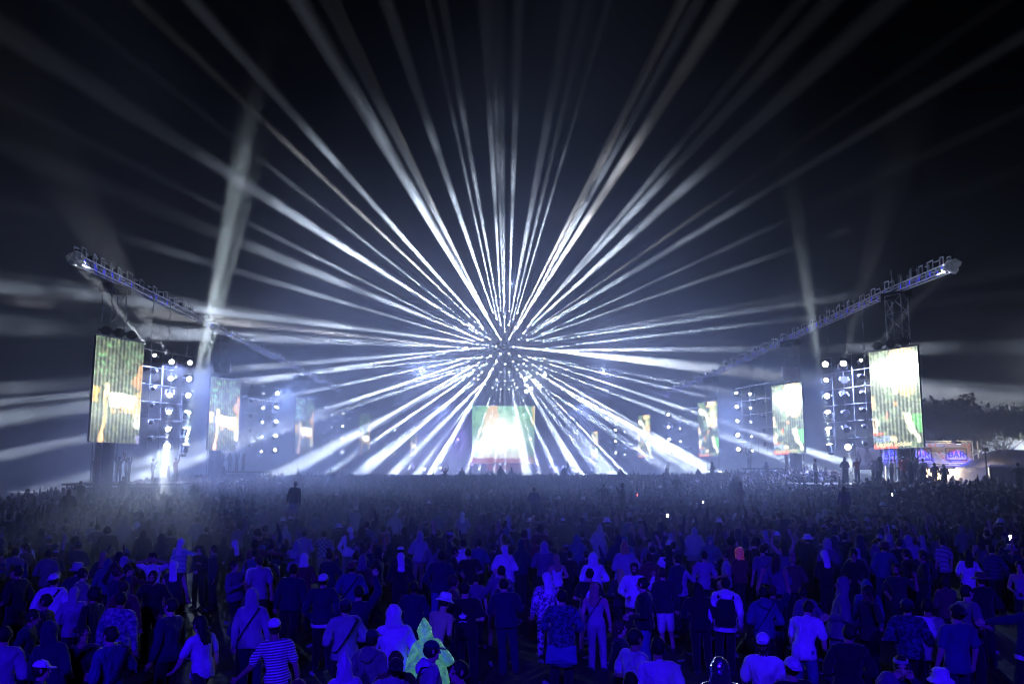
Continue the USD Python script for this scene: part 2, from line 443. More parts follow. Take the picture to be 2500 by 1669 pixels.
def paint_right(stripes, burst):
    def f(u, v):
        n = nz(u, v, 9, 5)
        n3 = nz(u, v, 28, 15)
        img = np.array([.02, .04, .038]) + np.clip(n - .48, 0, 1)[..., None] * np.array([.25, .5, .28]) + (np.clip(n3 - .52, 0, 1) * (n > .44))[..., None] * np.array([1.0, .8, .25])
        st = (.5 + .5 * np.cos(u * 2 * math.pi * 13)) ** 2
        img = img + (.25 * stripes * (.25 + np.exp(-((v - .5) / .3) ** 2)))[..., None] * np.array([.35, .42, .42])
        hat = (((u - .66) / .24) ** 2 + ((v - .05) / .06) ** 2 < 1.0)
        img = lay(img, hat * 1.0, (.95, .55, .22) )
        img = img * (.65 + .7 * n3)[..., None]
        img = lay(img, (((u - .68) / .13) ** 2 + ((v - .17) / .09) ** 2 < 1) * 1.0, (.45, .5, .25))
        img = lay(img, (n > .47) * (((u - .70) / .22) ** 2 + ((v - .22) / .05) ** 2 < 1), (.6, .65, .3))
        img = lay(img, (((u - .74) / .2) ** 2 + ((v - .36) / .12) ** 2 < 1) * 1.0, (.9, .55, .28))
        img = img * (.6 + .8 * n)[..., None]
        img = lay(img, seg(u, v, (.12, .16), (.34, .22), .07), (1.4, 1.2, .9))
        img = lay(img, seg(u, v, (.45, .28), (.5, .42), .06), (1.3, 1.25, 1.1))
        if burst:
            b = np.exp(-(((v - .21) / .14) ** 2)) * (.45 + .55 * ss(0, .5, u)) * (.55 + .45 * st)
            img = img + (b * burst)[..., None] * np.array([1.6, 1.7, 1.7])
        w = .03 + .05 * np.clip((.97 - v) / .3, 0, 1)
        img = lay(img, (np.abs(u - (.70 + (v - .66) * .75)) < w) * (v > .66) * (v < .96), (1.7, 1.5, 1.1))
        img = lay(img, (u > .83) * (np.abs(v - .76) < .09) * (n > .3) * (u > .7 + (v - .66) * .75 + w), (.12, .6, .16))
        img = lay(img, (u < .08) * (v > .46) * (v < .6), (1.3, .8, .4))
        img = lay(img, (np.abs(u - .30) < .025) * (np.abs(v - .66) < .035) * 1.0, (1.0, .2, .1))
        img = lay(img, (np.abs(u - .52) < .04) * (np.abs(v - .56) < .025) * 1.0, (1.2, .5, .2))
        img = lay(img, ((u < .10) & (v > .70) & (v < .84)) * 1.0, (1.4, 1.2, .9))
        img = lay(img, ((np.abs(u - .05) < .02) & (v > .715) & (v < .80)) * 1.0, (.25, .1, .05))
        img = lay(img, ((u < .22) & (v > .83) & (v < .86)) * 1.0, (1.0, .15, .08))
        img = lay(img, ((u < .36) & (v > .875) & (v < .935)) * (np.sin(v * 300 + u * 5) > -.2), (.35, .5, 1.1))
        img = lay(img, (((u - .42) / .08) ** 2 + ((v - .90) / .025) ** 2 < 1) * 1.0, (1.4, 1.0, .5))
        img = lay(img, ((v > .965) & (u < .5)) * 1.0, (1.2, .12, .08))
        return img
    return f


def paint_main(u, v):
    n = nz(u, v, 8, 9)
    n2 = nz(u, v, 14, 2)
    img = np.array([.25, .65, .4]) + np.clip(n - .5, 0, 1)[..., None] * np.array([.6, 1.3, .7])
    img = lay(img, (np.abs(n2 - .5) < .03) * 1.0, (.12, .35, .2))
    img = lay(img, seg(u, v * .6, (.33, .0), (.27, .3), .09), (1.2, .7, .35))
    img = lay(img, seg(u, v * .6, (.27, .1), (.2, .45), .07), (1.1, .75, .5))
    st = .5 + .5 * np.cos(u * 24 + 3 * n)
    img = img + (np.exp(-((u - .5) / .25) ** 2 - ((v - .6) / .3) ** 2) * 4.6 + np.exp(-((u - .08) / .18) ** 2 - ((v - .78) / .16) ** 2) * 2.5)[..., None] * np.array([1, 1, .98]) * (.7 + .5 * st)[..., None]
    img = lay(img, ss(.70, .88, v) * (1 - ss(.8, .95, u)), (2.4, 2.3, 2.2))
    img = lay(img, ((v > .90)) * 1.0, (1.1, .25, .22))
    img = lay(img, ((v > .93) & (u > .87)) * 1.0, (1.4, .9, .4))
    img = lay(img, (u > .955) * (v < .35), (1.1, .8, .25))
    return img


def corners(H, tl, tr, bl, br):
    """World corners of an upright screen of height H from its pixel corners."""
    out = []
    for (tx, ty), (bx, by) in ((tl, bl), (tr, br)):
        d = H * FPX / (by - ty)
        for _ in range(6):
            d *= H / (at(tx, ty, d)[2] - at(bx, by, d)[2])
        p, q = at(tx, ty, d), at(bx, by, d)
        xy = (p[:2] + q[:2]) / 2
        out.append((np.array([*xy, p[2]]), np.array([*xy, q[2]])))
    return out[0][0], out[1][0], out[0][1], out[1][1]


ORD = ('nearest', 'second', 'third', 'fourth', 'farthest')
LEFT = [((236, 818), (357, 838), (218, 1078), (333, 1083)), ((515.7, 920), (588, 932), (507, 1098), (579, 1100)), ((723, 972), (768, 977), (718.5, 1107), (762, 1108)),
        ((878, 1011), (905, 1010), (876, 1110.7), (902, 1110.7)), ((1001, 1049), (1018, 1049.5), (1000, 1114), (1016, 1114))]
RIGHT = [((2122, 861), (2240, 844), (2133, 1096), (2254, 1091)), ((1884, 942.6), (1958, 932), (1890, 1109), (1963, 1105)), ((1704, 983), (1752, 978), (1707, 1114.5), (1756, 1112)),
         ((1557, 1014.7), (1586, 1011), (1560, 1116), (1592, 1113)), ((1442, 1053), (1458, 1052), (1446, 1118.5), (1463, 1116))]
HS = (7.1, 7.1, 7.1, 7.1, 5.2)
SC = {}
for side, rows in (('left', LEFT), ('right', RIGHT)):
    for i, q in enumerate(rows):
        tl, tr, bl, br = corners(HS[i], *q)
        across = (tr - tl) * (1, 1, 0)
        n = np.cross(across, (0, 0, 1.0))
        n /= np.linalg.norm(n)
        if n @ (np.array([0, 0, 0]) - tl) < 0:
            n = -n
        SC[side, i] = (tl, tr, bl, br, n)
        what = ('tall side screen with white box and orange flag picture, ' if side == 'left' else 'tall side screen with orange hat picture and red caption strip, ') + ORD[i] + ' of its row'
        t = thing('side_screen', what, 'screen', (0, 0, 0), group=f'tall screens of the {side} row')
        nx, ny = ((57, 84), (41, 60), (31, 46), (21, 34), (15, 26))[i]
        f = paint_left((1.0, .45, .3, .2, .1)[i]) if side == 'left' else paint_right((1.3, .8, .3, .15, .1)[i], (1.5, .75, 0, 0, 0)[i])
        screen_mesh(t, 'display', tl, tr, bl, br, (lambda u, v, f=f, g=(1.0, 1.7, 2.4, 2.6, 2.6)[i]: f(u, v) * g), nx, ny, stripes=(1.1, .8, .35, 0, 0)[i])
        back = [p - n * .02 for p in (tl, tr, br, bl)] + [p - n * .22 for p in (tl, tr, br, bl)]
        obj('housing', trimesh.Trimesh(back, [(0, 2, 1), (0, 3, 2), (4, 5, 6), (4, 6, 7), (0, 1, 5), (0, 5, 4), (1, 2, 6), (1, 6, 5), (2, 3, 7), (2, 7, 6), (3, 0, 4), (3, 4, 7)]).convex_hull, BLACK_METAL, t)
        e = (tr - tl) / np.linalg.norm(tr - tl)
        obj('top_rail', beam_box(tl - e * .1 + (0, 0, .06), tr + e * .1 + (0, 0, .06), .1, .1), ALU, t)
        if side == 'right' and i < 4:
            tx = meshkit.text_mesh('Legion Soldier', .26, .02, True)
            s = .72 * np.linalg.norm(tr - tl) / (tx.bounds[1][0] - tx.bounds[0][0])
            h = bl + (br - bl) * .05 + np.array([0, 0, .16])
            tx.vertices[:, :2] *= s
            obj('caption', place(tx, h + n * .01, e, np.array([0, 0, 1.0]), n), glow('caption_light', (1.0, .9, .55), 1.8), t)

# ------------------------------------------------------------------ towers that hold the screens
TOPY = {('left', 0): (291, 706), ('left', 1): (545, 826), ('left', 2): (742, 922), ('right', 0): (2191, 722), ('right', 1): (1927, 838), ('right', 2): (1735, 926)}
TOP = {}
for side in ('left', 'right'):
    for i in range(5):
        tl, tr, bl, br, n = SC[side, i]
        c = (tl + tr) / 2 - n * .9
        gz = float(ground_z(c[0], c[1]))
        e = (tr - tl) / np.linalg.norm(tr - tl)
        if (side, i) in TOPY:
            x, y = TOPY[side, i]
            top = at(x, y, c[1])[2]
        else:
            top = tl[2] + 1.6
        TOP[side, i] = np.array([c[0], c[1], top])
        t = thing('screen_tower', f'lattice tower mast behind the {ORD[i]} tall screen of the {side} row', 'tower', (c[0], c[1], gz), group=f'lattice towers of the {side} row')
        H = top - gz
        w = .62
        cs = [e * sx * w + n * sy * .45 for sx, sy in ((-1, 1), (1, 1), (1, -1), (-1, -1))]
        for q in cs:
            obj('chord', bar(q, q + (0, 0, H), .05), ALU, t)
        ms = []
        nb = int(H / 1.25)
        for k in range(nb):
            z0, z1 = H * k / nb, H * (k + 1) / nb
            for a in range(4):
                p, q = cs[a], cs[(a + 1) % 4]
                if k % 2:
                    p, q = q, p
                ms += [bar(p + (0, 0, z0), q + (0, 0, z1), .025, 4), bar(p + (0, 0, z1), q + (0, 0, z1), .022, 4)]
        obj('brace', cat_(ms), ALU, t)
        obj('sleeve_block', beam_box(e * -.95 + (0, 0, H), e * .95 + (0, 0, H), .9, .55), DARK, t)
        for k, s in enumerate((-.25, .3)):
            obj('mast_tip', bar(e * s + (0, 0, H), e * s + (0, 0, H + (2.0, 1.5)[k]), .045), ALU, t)
        foot = bl + (br - bl) * .5 - n * .9
        obj('ballast_block', box((2.2, 1.6, .9), (0, 0, .45)), DARK, t)
        if i < 2:
            obj('mast_cover', box((1.0, .7, bl[2] - gz - .9), (0, 0, .9 + (bl[2] - gz - .9) / 2)), BLACK_CLOTH, t)
        if i in (1, 2):
            obj('header_box', box((1.6, .5, 1.0), e * .1 + n * .35 + np.array([0, 0, H - 3.0])), WHITE, t)
        if i == 0:
            for k in range(3):
                p = tl + e * (.75 + 1.05 * k) + np.array([0, 0, .42])
                moving_head('followspot', f'dark lamp on top of the nearest {side} screen, ' + ('first', 'second', 'third')[k] + ' from the screen corner', f'dark lamps on the nearest {side} screen', p, np.array([0, -1, -.35]) + n, plain('dark_glass', (.03, .03, .04), .1), 1.25, 'lamp')

# ------------------------------------------------------------------ overhead trusses along both rows
PATHS = {'left': [(190, 634, 47), (291, 702, None), (545, 822, None), (742, 918, None), (834, 965, 124)],
         'right': [(2318, 652, 49), (2191, 722, None), (1927, 838, None), (1735, 926, None), (1620, 972, 132)]}
PLASTIC = MAT(stage, LK + 'white_plastic_sheet', {'d': ('principled_bsdf', {'base_color': (.8, .8, .82), 'roughness': .35}), 't': ('translucent_bsdf', {'color': (.8, .82, .85)}), 'm': ('mix_closure', {'fac': .6})}, [('d.BSDF', 'm.closure1'), ('t.BSDF', 'm.closure2')], surface='m.closure')
TIPS = {}
for side, pts in PATHS.items():
    P = [at(x, y, d if d else TOP[side, i - 1][1]) + (0, 0, .3 if i else -.25) for i, (x, y, d) in enumerate(pts)]
    TRUSS_M = plain('truss_metal', (.46, .48, .55), .4, .6, .15)
    t = thing('overhead_truss', f'long box truss with blue lights and lamps running over the {side} row of screens', 'truss', (0, 0, 0))
    lamp_n = 0
    for i in range(4):
        a, b = P[i], P[i + 1]
        x, y, z = frame_of(b - a)
        L = np.linalg.norm(b - a)
        up = np.cross(z, x) if np.cross(z, x)[2] > 0 else -np.cross(z, x)
        sd = np.cross(z, up)
        for sx, sy in ((-1, 0), (1, 0), (-1, 1), (1, 1)):
            o = sd * sx * .23 + up * sy * .44
            obj('chord', bar(a + o, b + o, .045), TRUSS_M, t)
        ms, n_ = [], int(L / .9)
        for k in range(n_):
            p, q = a + z * L * k / n_, a + z * L * (k + 1) / n_
            for sx in (-1, 1):
                o = sd * sx * .23
                p1, q1 = (p + o, q + o + up * .44) if k % 2 else (p + o + up * .44, q + o)
                ms.append(bar(p1, q1, .028, 4))
            ms.append(bar(p + sd * .23, p - sd * .23, .022, 4))
            ms.append(bar(p + sd * .23 + up * .44, p - sd * .23 + up * .44, .022, 4))
        obj('lattice', cat_(ms), TRUSS_M, t)
        for k in np.arange(.06, .98, 2.6 / L):
            if (i, side) in ((1, 'left'), (2, 'left')) and rng.random() < .5:
                continue
            p = a + z * L * k
            obj('led_bar', beam_box(p - z * .3 + up * .1, p + z * .3 + up * .1, .07, .07), LED_BLUE, t)
            for s in (-1, 1):
                obj('led_bar', beam_box(p + sd * s * .22, p + sd * s * .22 + up * .38, .06, .06), LED_BLUE, t)
        for k in np.arange(.05, .99, 2.5 / L):
            p = a + z * L * (k + rng.uniform(-.25, .25) / L) + up * rng.uniform(.62, .78)
            z_keep, z = z, (z + rng.normal(0, .12, 3)) / np.linalg.norm(z)
            lamp_n += 1
            f = thing('truss_floodlight', f'pale framed floodlight, {ordinal(lamp_n)} from the free end of the {side} overhead truss', 'floodlight', p, group=f'floodlights along the {side} overhead truss')
            obj('lamp_box', beam_box(-z * .26, z * .26, .26, .28), DARK, f)
            w = [beam_box(-z * .36 + up * s, z * .36 + up * s, .06, .06) for s in (-.27, .27)] + [beam_box(z * .36 * s - up * .27, z * .36 * s + up * .27, .06, .06) for s in (-1, 1)]
            obj('frame', cat_([m.copy().apply_translation(sd * q) for m in w for q in (-.2, .2)]), PALE_METAL, f)
            obj('bracket', bar(-up * .36, -up * .2, .05, 4), BLACK_METAL, f)
            z = z_keep
    # white sheet wrapped round the tip
    u = (P[0] - P[1]) / np.linalg.norm(P[0] - P[1])
    sh = trimesh.creation.icosphere(2, 1.0)
    v = sh.vertices.copy()
    v *= (.35 + 1.3 * meshkit.fbm(v * 2.6 + 5, 3, 4))[:, None]
    v *= np.array([.42, .42, .36])
    v[:, 2] = np.where(v[:, 2] < 0, v[:, 2] * 1.25, v[:, 2])
    sh.vertices = v
    TIPS[side] = P[0] + u * .3 + np.array([0, 0, .3])
    tip = obj('rain_cover', sh.apply_translation(P[0] + u * .5 + np.array([0, 0, .3])), PLASTIC)
    tag(tip, f'crumpled white sheet wrapped round the free end of the {side} overhead truss', 'rain cover')

# ------------------------------------------------------------------ walls of moving heads hung between the towers
WALLS = {
    ('left', 0): (6, 62, 66, [(378, 867, 365, 1073), (422, 883, 404.7, 1088.6), (467, 885, 450, 1085.6)]),
    ('left', 1): (5, 86, 92, [(616.6, 943, 607, 1088), (646, 960, 635.6, 1101.5), (678.7, 959.7, 669.8, 1098)]),
    ('left', 2): (4, 115, 121, [(789, 997, 785, 1094), (811.6, 1011.6, 808, 1106.4), (838, 1008.6, 835, 1103)]),
    ('left', 3): (3, 150, 155, [(925, 1050, 924, 1106), (942, 1053, 941, 1110.7), (964, 1049.4, 962.6, 1107.4)]),
    ('right', 0): (6, 68, 64, [(2014, 889, 2025.8, 1084), (2060, 887, 2069.4, 1090.7), (2101, 879, 2115, 1084)]),
    ('right', 1): (5, 95, 89, [(1796.7, 959, 1803.6, 1096), (1832, 960.7, 1835.6, 1100), (1862, 947.5, 1867, 1086)]),
    ('right', 2): (4, 124, 118, [(1633, 1011.7, 1632.6, 1102.6), (1660, 1015.6, 1662, 1107.5), (1683, 1003.8, 1686.6, 1094.7)]),
    ('right', 3): (3, 156, 152, [(1503.4, 1049.4, 1502.7, 1104.5), (1524, 1053.6, 1526, 1108.5), (1545, 1048, 1546, 1103)]),
}
W1 = (.92, .96, 1.0)
GREENISH = (.84, .98, 1.0)
# (side, wall, column, row): (pixel and distance aimed at, half angle, power, colour)
SHOTS = {
    ('left', 0, 2, 1): ((1020, 1230, 47), 32, 6.5e3, (.30, .44, 1.0)), ('right', 0, 0, 1): ((1480, 1230, 47), 32, 7e3, (.30, .44, 1.0)), ('left', 1, 2, 0): ((1100, 1190, 64), 30, 7e3, (.32, .46, 1.0)), ('right', 1, 0, 1): ((1400, 1190, 64), 30, 6e3, (.32, .46, 1.0)),
    ('left', 0, 0, 0): (TIPS['left'], 1.5, 7e4, W1), ('right', 0, 2, 0): (TIPS['right'], 1.5, 7e4, W1), 
    ('left', 0, 1, 0): ((306, 690, 50), 3.0, 1.5e4, W1), ('left', 0, 1, 2): ((401, 1172, 58), 1.6, 5e4, W1), ('left', 0, 1, 3): ((398, 1178, 56), 1.6, 5e4, W1),
    ('left', 0, 1, 5): ((322, 1320, 30), 5.0, 1.5e4, (.7, .82, 1.0)), ('left', 0, 1, 4): ((400, 1180, 55), 2.0, 5e4, W1),
    ('left', 0, 2, 5): ((628, 300, 66), 3.2, 8e5, GREENISH), ('left', 0, 2, 4): ((600, 330, 62), 2.4, 4.5e5, GREENISH), ('left', 0, 2, 3): ((585, 420, 60), 1.4, 2e5, GREENISH),
    ('left', 1, 2, 1): ((905, 560, 84), .5, 1.5e4, W1), ('left', 1, 2, 2): ((860, 700, 80), .5, 1.6e4, W1),
    ('left', 1, 2, 3): ((860, 830, 80), .6, 3.0e4, W1), ('left', 1, 2, 4): ((872, 930, 80), .8, 5.0e4, W1), ('left', 1, 1, 1): ((690, 1018, 84), .4, .6e4, W1),
    ('left', 1, 1, 2): ((668, 1060, 84), .4, .6e4, W1), ('left', 1, 1, 3): ((660, 1100, 84), .4, .6e4, W1),
    ('left', 2, 2, 2): ((905, 1010, 112), .7, 3.5e4, W1), ('left', 2, 2, 3): ((905, 1068, 112), .8, 5.0e4, W1), ('left', 3, 2, 2): ((1072, 1052, 150), .7, 5.0e4, W1),
    ('right', 0, 1, 0): ((2090, 770, 60), 3.0, 2.2e4, W1), ('right', 0, 0, 5): ((1962, 640, 66), 3.0, 3.6e5, GREENISH), ('right', 0, 0, 4): ((1972, 700, 64), 2.2, 1.8e5, GREENISH),
    ('right', 0, 1, 5): ((2083, 1175, 58), 1.4, 1.2e5, W1), ('right', 0, 0, 3): ((1985, 800, 64), 1.4, .9e5, W1),
    ('right', 1, 0, 0): ((1740, 890, 90), .5, 1.3e4, W1), ('right', 1, 0, 3): ((1752, 1003, 88), .6, 4.0e4, W1), ('right', 1, 0, 4): ((1738, 1038, 88), .6, 5.0e4, W1),
    ('right', 2, 0, 0): ((1575, 945, 118), .4, 1.0e4, W1), ('right', 2, 0, 2): ((1588, 1030, 118), .55, 3.5e4, W1), ('right', 2, 0, 3): ((1560, 1052, 118), .6, 6.0e4, W1), ('right', 3, 0, 2): ((1412, 1062, 150), .6, 4.0e4, W1),
}
NUM = ('top', 'second', 'third', 'fourth', 'fifth', 'sixth')
COLN = {'left': ('screen side column', 'middle column', 'stage side column'), 'right': ('stage side column', 'middle column', 'screen side column')}
for (side, wi), (rows, d0, d1, cols) in WALLS.items():
    near = f'between the {ORD[wi]} and {ORD[wi+1]} screens of the {side} row'
    pos = []
    for c, (xt, yt, xb, yb) in enumerate(cols):
        d = d0 + (d1 - d0) * c / 2
        a, b = at(xt, yt, d), at(xb, yb, d)
        pos.append([np.array([a[0] + (b[0] - a[0]) * .5, d, a[2] + (b[2] - a[2]) * r / (rows - 1)]) for r in range(rows)])
    ed = (pos[2][0] - pos[0][0]) * (1, 1, 0)
    half = np.linalg.norm(ed) / 4
    e = ed / np.linalg.norm(ed)
    n = np.cross(e, (0, 0, 1.0))
    n = n if n[1] < 0 else -n
    pitch = (pos[0][0][2] - pos[0][-1][2]) / (rows - 1)
    fr = thing('light_wall_frame', f'thin metal grid holding moving head lamps {near}', 'lighting frame', (0, 0, 0), group=f'lamp grids of the {side} row')
    ztop, zbot = pos[1][0][2] + pitch * .62, pos[1][-1][2] - pitch * .2
    for k in (-2, -1.0, 0, 1.0, 2):
        if abs(k) < .1:
            continue
        p = pos[1][0] + e * half * k * 1.0 * (.9 if abs(k) == 2 else .5) - n * .35
        obj('upright', bar((*p[:2], zbot), (*p[:2], ztop), .035, 5), ALU, fr)
    for r in range(rows):
        z = pos[1][r][2] + pitch * .55
        p, q = pos[0][r] - e * half * .8 - n * .35, pos[2][r] + e * half * .8 - n * .35
        obj('crossbar', bar((*p[:2], z), (*q[:2], z), .035, 5), ALU, fr)
    for c in range(3):
        for k, (cx) in enumerate((0,)):
            p = pos[c][0] - n * .35
            seg0, seg1 = TOP[side, wi], TOP[side, min(wi + 1, 4)]
            tt = np.clip((p[1] - seg0[1]) / (seg1[1] - seg0[1]), 0, 1)
            zt = seg0[2] + (seg1[2] - seg0[2]) * tt + .5
            if wi < 2:
                cb = obj('suspension_cable', bar((*p[:2], ztop), (*p[:2], zt), .03, 5), ALU)
                tag(cb, f'thin steel hanger above the {COLN[side][c]}, grid beyond {ORD[wi]} {side} screen', 'cable', f'hangers above the lamp grid {near}')
        for r in range(rows):
            p = pos[c][r]
            key = (side, wi, c, r)
            inner = c == (2 if side == 'left' else 0)
            if key in SHOTS:
                tgt, hf, pw, col = SHOTS[key]
                aim, lens, spot = (tgt if isinstance(tgt, np.ndarray) else at(*tgt)) - p, LENS, (hf, pw, col, .5)
            else:
                spot = None
                aim = np.array([(1 if side == 'left' else -1) * (.55 if inner else .2), -1, -.15 if inner else -.5]) + rng.normal(0, .12, 3)
                lens = (LENS if rng.random() < .6 else LENS_DIM) if (inner or (c == 1 and wi > 0) or (c == 1 and side == 'left' and r > 0)) else plain('dark_glass', (.03, .03, .04), .1)
            lit = 'lit' if lens is LENS or lens is LENS_DIM else 'unlit'
            moving_head('moving_head', f'{lit} moving head, {NUM[r]} of {COLN[side][c]}, grid beyond the {ORD[wi]} {side} screen', f'moving heads {near}', p, aim, lens, float(rng.uniform(.82, 1.15)) * (1.0 if inner or (wi == 0 and c == 1) else .62), 'moving head', spot, pale=True)

# ------------------------------------------------------------------ stage
st_y = 170.0
stage_t = thing('stage', 'wide dark concert stage with black drapes below the sunburst', 'stage', (HUB[0], st_y, 0))
obj('deck', box((46, 16, 3.0), (0, 6, .4)), DARK, stage_t)
obj('back_drape', box((44, .2, 20), (0, 13.5, 11)), BLACK_CLOTH, stage_t)
for s in (-1, 1):
    for k in range(5):
        obj('drape_panel', box((1.9, .25, 14), (s * (8.2 + k * 2.6), 3 + .4 * (k % 2), 8.9)), BLACK_CLOTH, stage_t)
    for k in range(3):
        obj('leg_tower', bar((s * (9 + 6 * k), 4.5, 2), (s * (9 + 6 * k), 4.5, 19), .18, 6), BLACK_METAL, stage_t)
obj('roof_truss', box((42, .8, .8), (0, 4.5, 19.4)), BLACK_METAL, stage_t)
obj('stage_lip', box((30, .5, 1.0), (0, -2.3, 1.45)), DARK, stage_t)
for k in range(7):
    obj('front_rail', box((2.4, .08, .07), (-13.6 + k * 4.5, -2.65, 1.75)), ALU, stage_t)
tl, tr, bl, br = (at(x, y, st_y) for x, y in ((1152.6, 990), (1306.6, 991), (1153, 1131), (1304, 1131)))
for q in (tl, tr, bl, br):
    q[1] = st_y
ms_ = thing('main_screen', 'big bright washed out screen at the back of the stage', 'screen', (0, 0, 0))
screen_mesh(ms_, 'display', tl, tr, bl, br, paint_main, 90, 80)
obj('housing', box((tr[0] - tl[0] + .3, .3, tl[2] - bl[2] + .3), ((tl[0] + tr[0]) / 2, st_y + .2, (tl[2] + bl[2]) / 2)), BLACK_METAL, ms_)
dj = thing('performance_desk', 'red fronted performer desk in front of the big stage screen', 'desk', (HUB[0] + .6, st_y - 1.6, 1.9))
obj('front', box((8.6, .3, 1.3), (0, 0, .75)), plain('red_panel', (.5, .03, .03), .5), dj)
obj('desk_top', box((9.0, 1.2, .12), (0, .5, 1.46)), DARK, dj)
for k, dx in enumerate((-2.6, -.9, 2.2)):
    obj('equipment', box((.9, .5, .3), (dx, .5, 1.68)), BLACK_METAL, dj)
PUR, BLU = (.38, .22, 1.0), (.18, .2, 1.0)
for i, (x, y, d, col, pw, what) in enumerate(((1152, 1133, 168, PUR, 240, 'violet stage lamp beside the foot of the big screen'), (1308, 1134, 168, BLU, 160, 'blue stage lamp close to the red end of the desk'),
                                        (1343, 1138, 167, BLU, 100, 'blue white lamp on the stage edge before the white panels'), (1379, 1145, 166, BLU, 100, 'blue lamp in front of the white stage panels'), (1414, 1147, 166, BLU, 90, 'blue lamp at the end of the white stage panels'),
                                        (1075, 1141, 167, (.6, .6, 1.0), 330, 'bright violet lamp glowing in smoke on the stage wing'), (1036, 1144, 167, (.7, .75, 1.0), 260, 'pale lamp glowing on the far stage wing'),
                                        (1163, 1108, 169, (.25, .6, 1.0), 120, 'cyan lamp against the edge of the big screen'), (1118, 1072, 172, PUR, 300, 'violet wash lamp hung beside the big screen'))):
    p = at(x, y, d)
    t = thing('stage_lamp', what, 'stage lamp', p)
    obj('lens', trimesh.creation.icosphere(1, .26), glow(f'stage_lens_{i}', col, 10.0), t)
    obj('housing', box((.6, .5, .6), (0, .45, 0)), BLACK_METAL, t)
    light(t, (0, -.5, 0), .15, pw * 5, col)
for i, (x0, x1) in enumerate(((1353, 1366), (1369, 1382), (1393, 1404))):
    p, q = at(x0, 1137, 168), at(x1, 1137, 168)
    b_ = obj('stage_side_panel', box((q[0] - p[0], .15, 1.5), ((p[0] + q[0]) / 2, 168, p[2] - .75)), WHITE)
    tag(b_, 'pale upright panel beside the stage, ' + ('nearest to the desk', 'next to the blue lamp', 'farthest from the desk')[i], 'panel', 'pale panels beside the stage')

# ------------------------------------------------------------------ raised decks for spectators beside the rows
DECKS = [('left', at(330, 1160, 60), 7.5, 5, 2.0), ('right', at(2105, 1160, 60), 9.5, 5, 1.15), ('left', at(590, 1150, 88), 5, 4, 2.2), ('right', at(1890, 1150, 88), 5.5, 4, 2.2)]
for i, (side, c, w, dp, h) in enumerate(DECKS):
    gz = float(ground_z(c[0], c[1]))
    t = thing('viewing_deck', f'low spectator deck under the {"nearest" if i < 2 else "second"} lamp grid of the {side} row', 'platform', (c[0], c[1], gz))
    obj('deck_boards', box((w, dp, .15), (0, 0, h - .075)), plain('deck_wood', (.12, .09, .06), .8), t)
    for sx in (-1, 1):
        for sy in (-1, 1):
            obj('post', bar((sx * w * .47, sy * dp * .45, -.3), (sx * w * .47, sy * dp * .45, h - .15), .06), BLACK_METAL, t)
    obj('skirt', box((w, .05, h - .2), (0, -dp / 2 + .03, (h - .2) / 2 - .05)), BLACK_CLOTH, t)

# ------------------------------------------------------------------ bar, tent and trees beside the field
BD = 66.0
PRINT = MAT(stage, LK + 'bar_banner_print', {
    'g': ('texture_coordinate', {}), 'v': ('voronoi_texture', {'scale': 1.35, 'randomness': 1.0}), 'h': ('noise_texture', {'scale': 2.3, 'detail': 2.0, 'distortion': 1.4}),
    'r': ('rgb_ramp', {'ramp': [(.0, (.05, .06, .3)), (.34, (.05, .06, .32)), (.40, (.55, .5, .48)), (.55, (.55, .5, .5)), (.60, (.6, .18, .08)), (1, (.6, .2, .1))], 'interpolate': True}),
    'p': ('principled_bsdf', {'roughness': .7})}, [('g.object', 'h.vector'), ('h.fac', 'r.fac'), ('r.color', 'p.base_color')], surface='p.BSDF')
B0, B1 = at(2150, 1081, BD), at(2372, 1081, BD - 1.5)
bar_t = thing('bar_stand', 'festival bar with patterned banner, blue lit BAR signs and a warm serving hatch', 'bar', (0, 0, 0))
zt, zb = B0[2], at(2250, 1129, BD)[2]
zc0, zc1 = at(2250, 1146, BD)[2], at(2250, 1180, BD)[2]
ex = (B1 - B0) / np.linalg.norm(B1 - B0)
ny_ = np.array([ex[1], -ex[0], 0])


def bpt(x, y):
    t = (x - 2150) / (2372 - 2150)
    p = B0 + (B1 - B0) * t
    return np.array([p[0], p[1], at(x, y, p[1])[2]])


def bpanel(name, x0, y0, x1, y1, mat, depth=.1, off=0.0, parent=bar_t, label=None):
    a, b = bpt(x0, y1), bpt(x1, y0)
    a, b = a + ny_ * off, b + ny_ * off
    mid = (a + b) / 2
    m = box((np.linalg.norm((b - a)[:2]), depth, abs(b[2] - a[2])), (0, 0, 0), math.atan2(ex[1], ex[0])).apply_translation(mid - ny_ * depth / 2)
    return obj(name, m, mat, parent, label=label)


bpanel('banner', 2152, 1082, 2369, 1128, PRINT)
bpanel('hatch_header', 2240, 1133, 2369, 1145, plain('bar_fascia', (.2, .19, .2), .7))
WARM = glow('hatch_light_panel', (1.0, .78, .45), .75)
bpanel('hatch_back', 2240, 1145.5, 2369, 1183, plain('hatch_wall', (.7, .6, .42), .8), .1, -1.6)
bpanel('counter', 2236, 1181, 2369, 1188, DARK, .6, .1)
bpanel('red_menu_board', 2325, 1147, 2350, 1163, plain('menu_red', (.55, .05, .04), .6), .06, -1.5)
bpanel('crate_stack', 2346, 1156, 2362, 1172, plain('cardboard', (.4, .26, .12), .9), .4, -1.1)
bpanel('container_wall', 2088, 1091, 2150, 1146, plain('container_brown', (.07, .055, .05), .8), .2, -.6)
for x in (2153, 2233, 2369):
    a = bpt(x, 1076)
    for q in (0, .4):
        obj('frame_post', bar((a[0] + q, a[1] - .25, .6), (a[0] + q, a[1] - .25, a[2]), .05), ALU, bar_t)
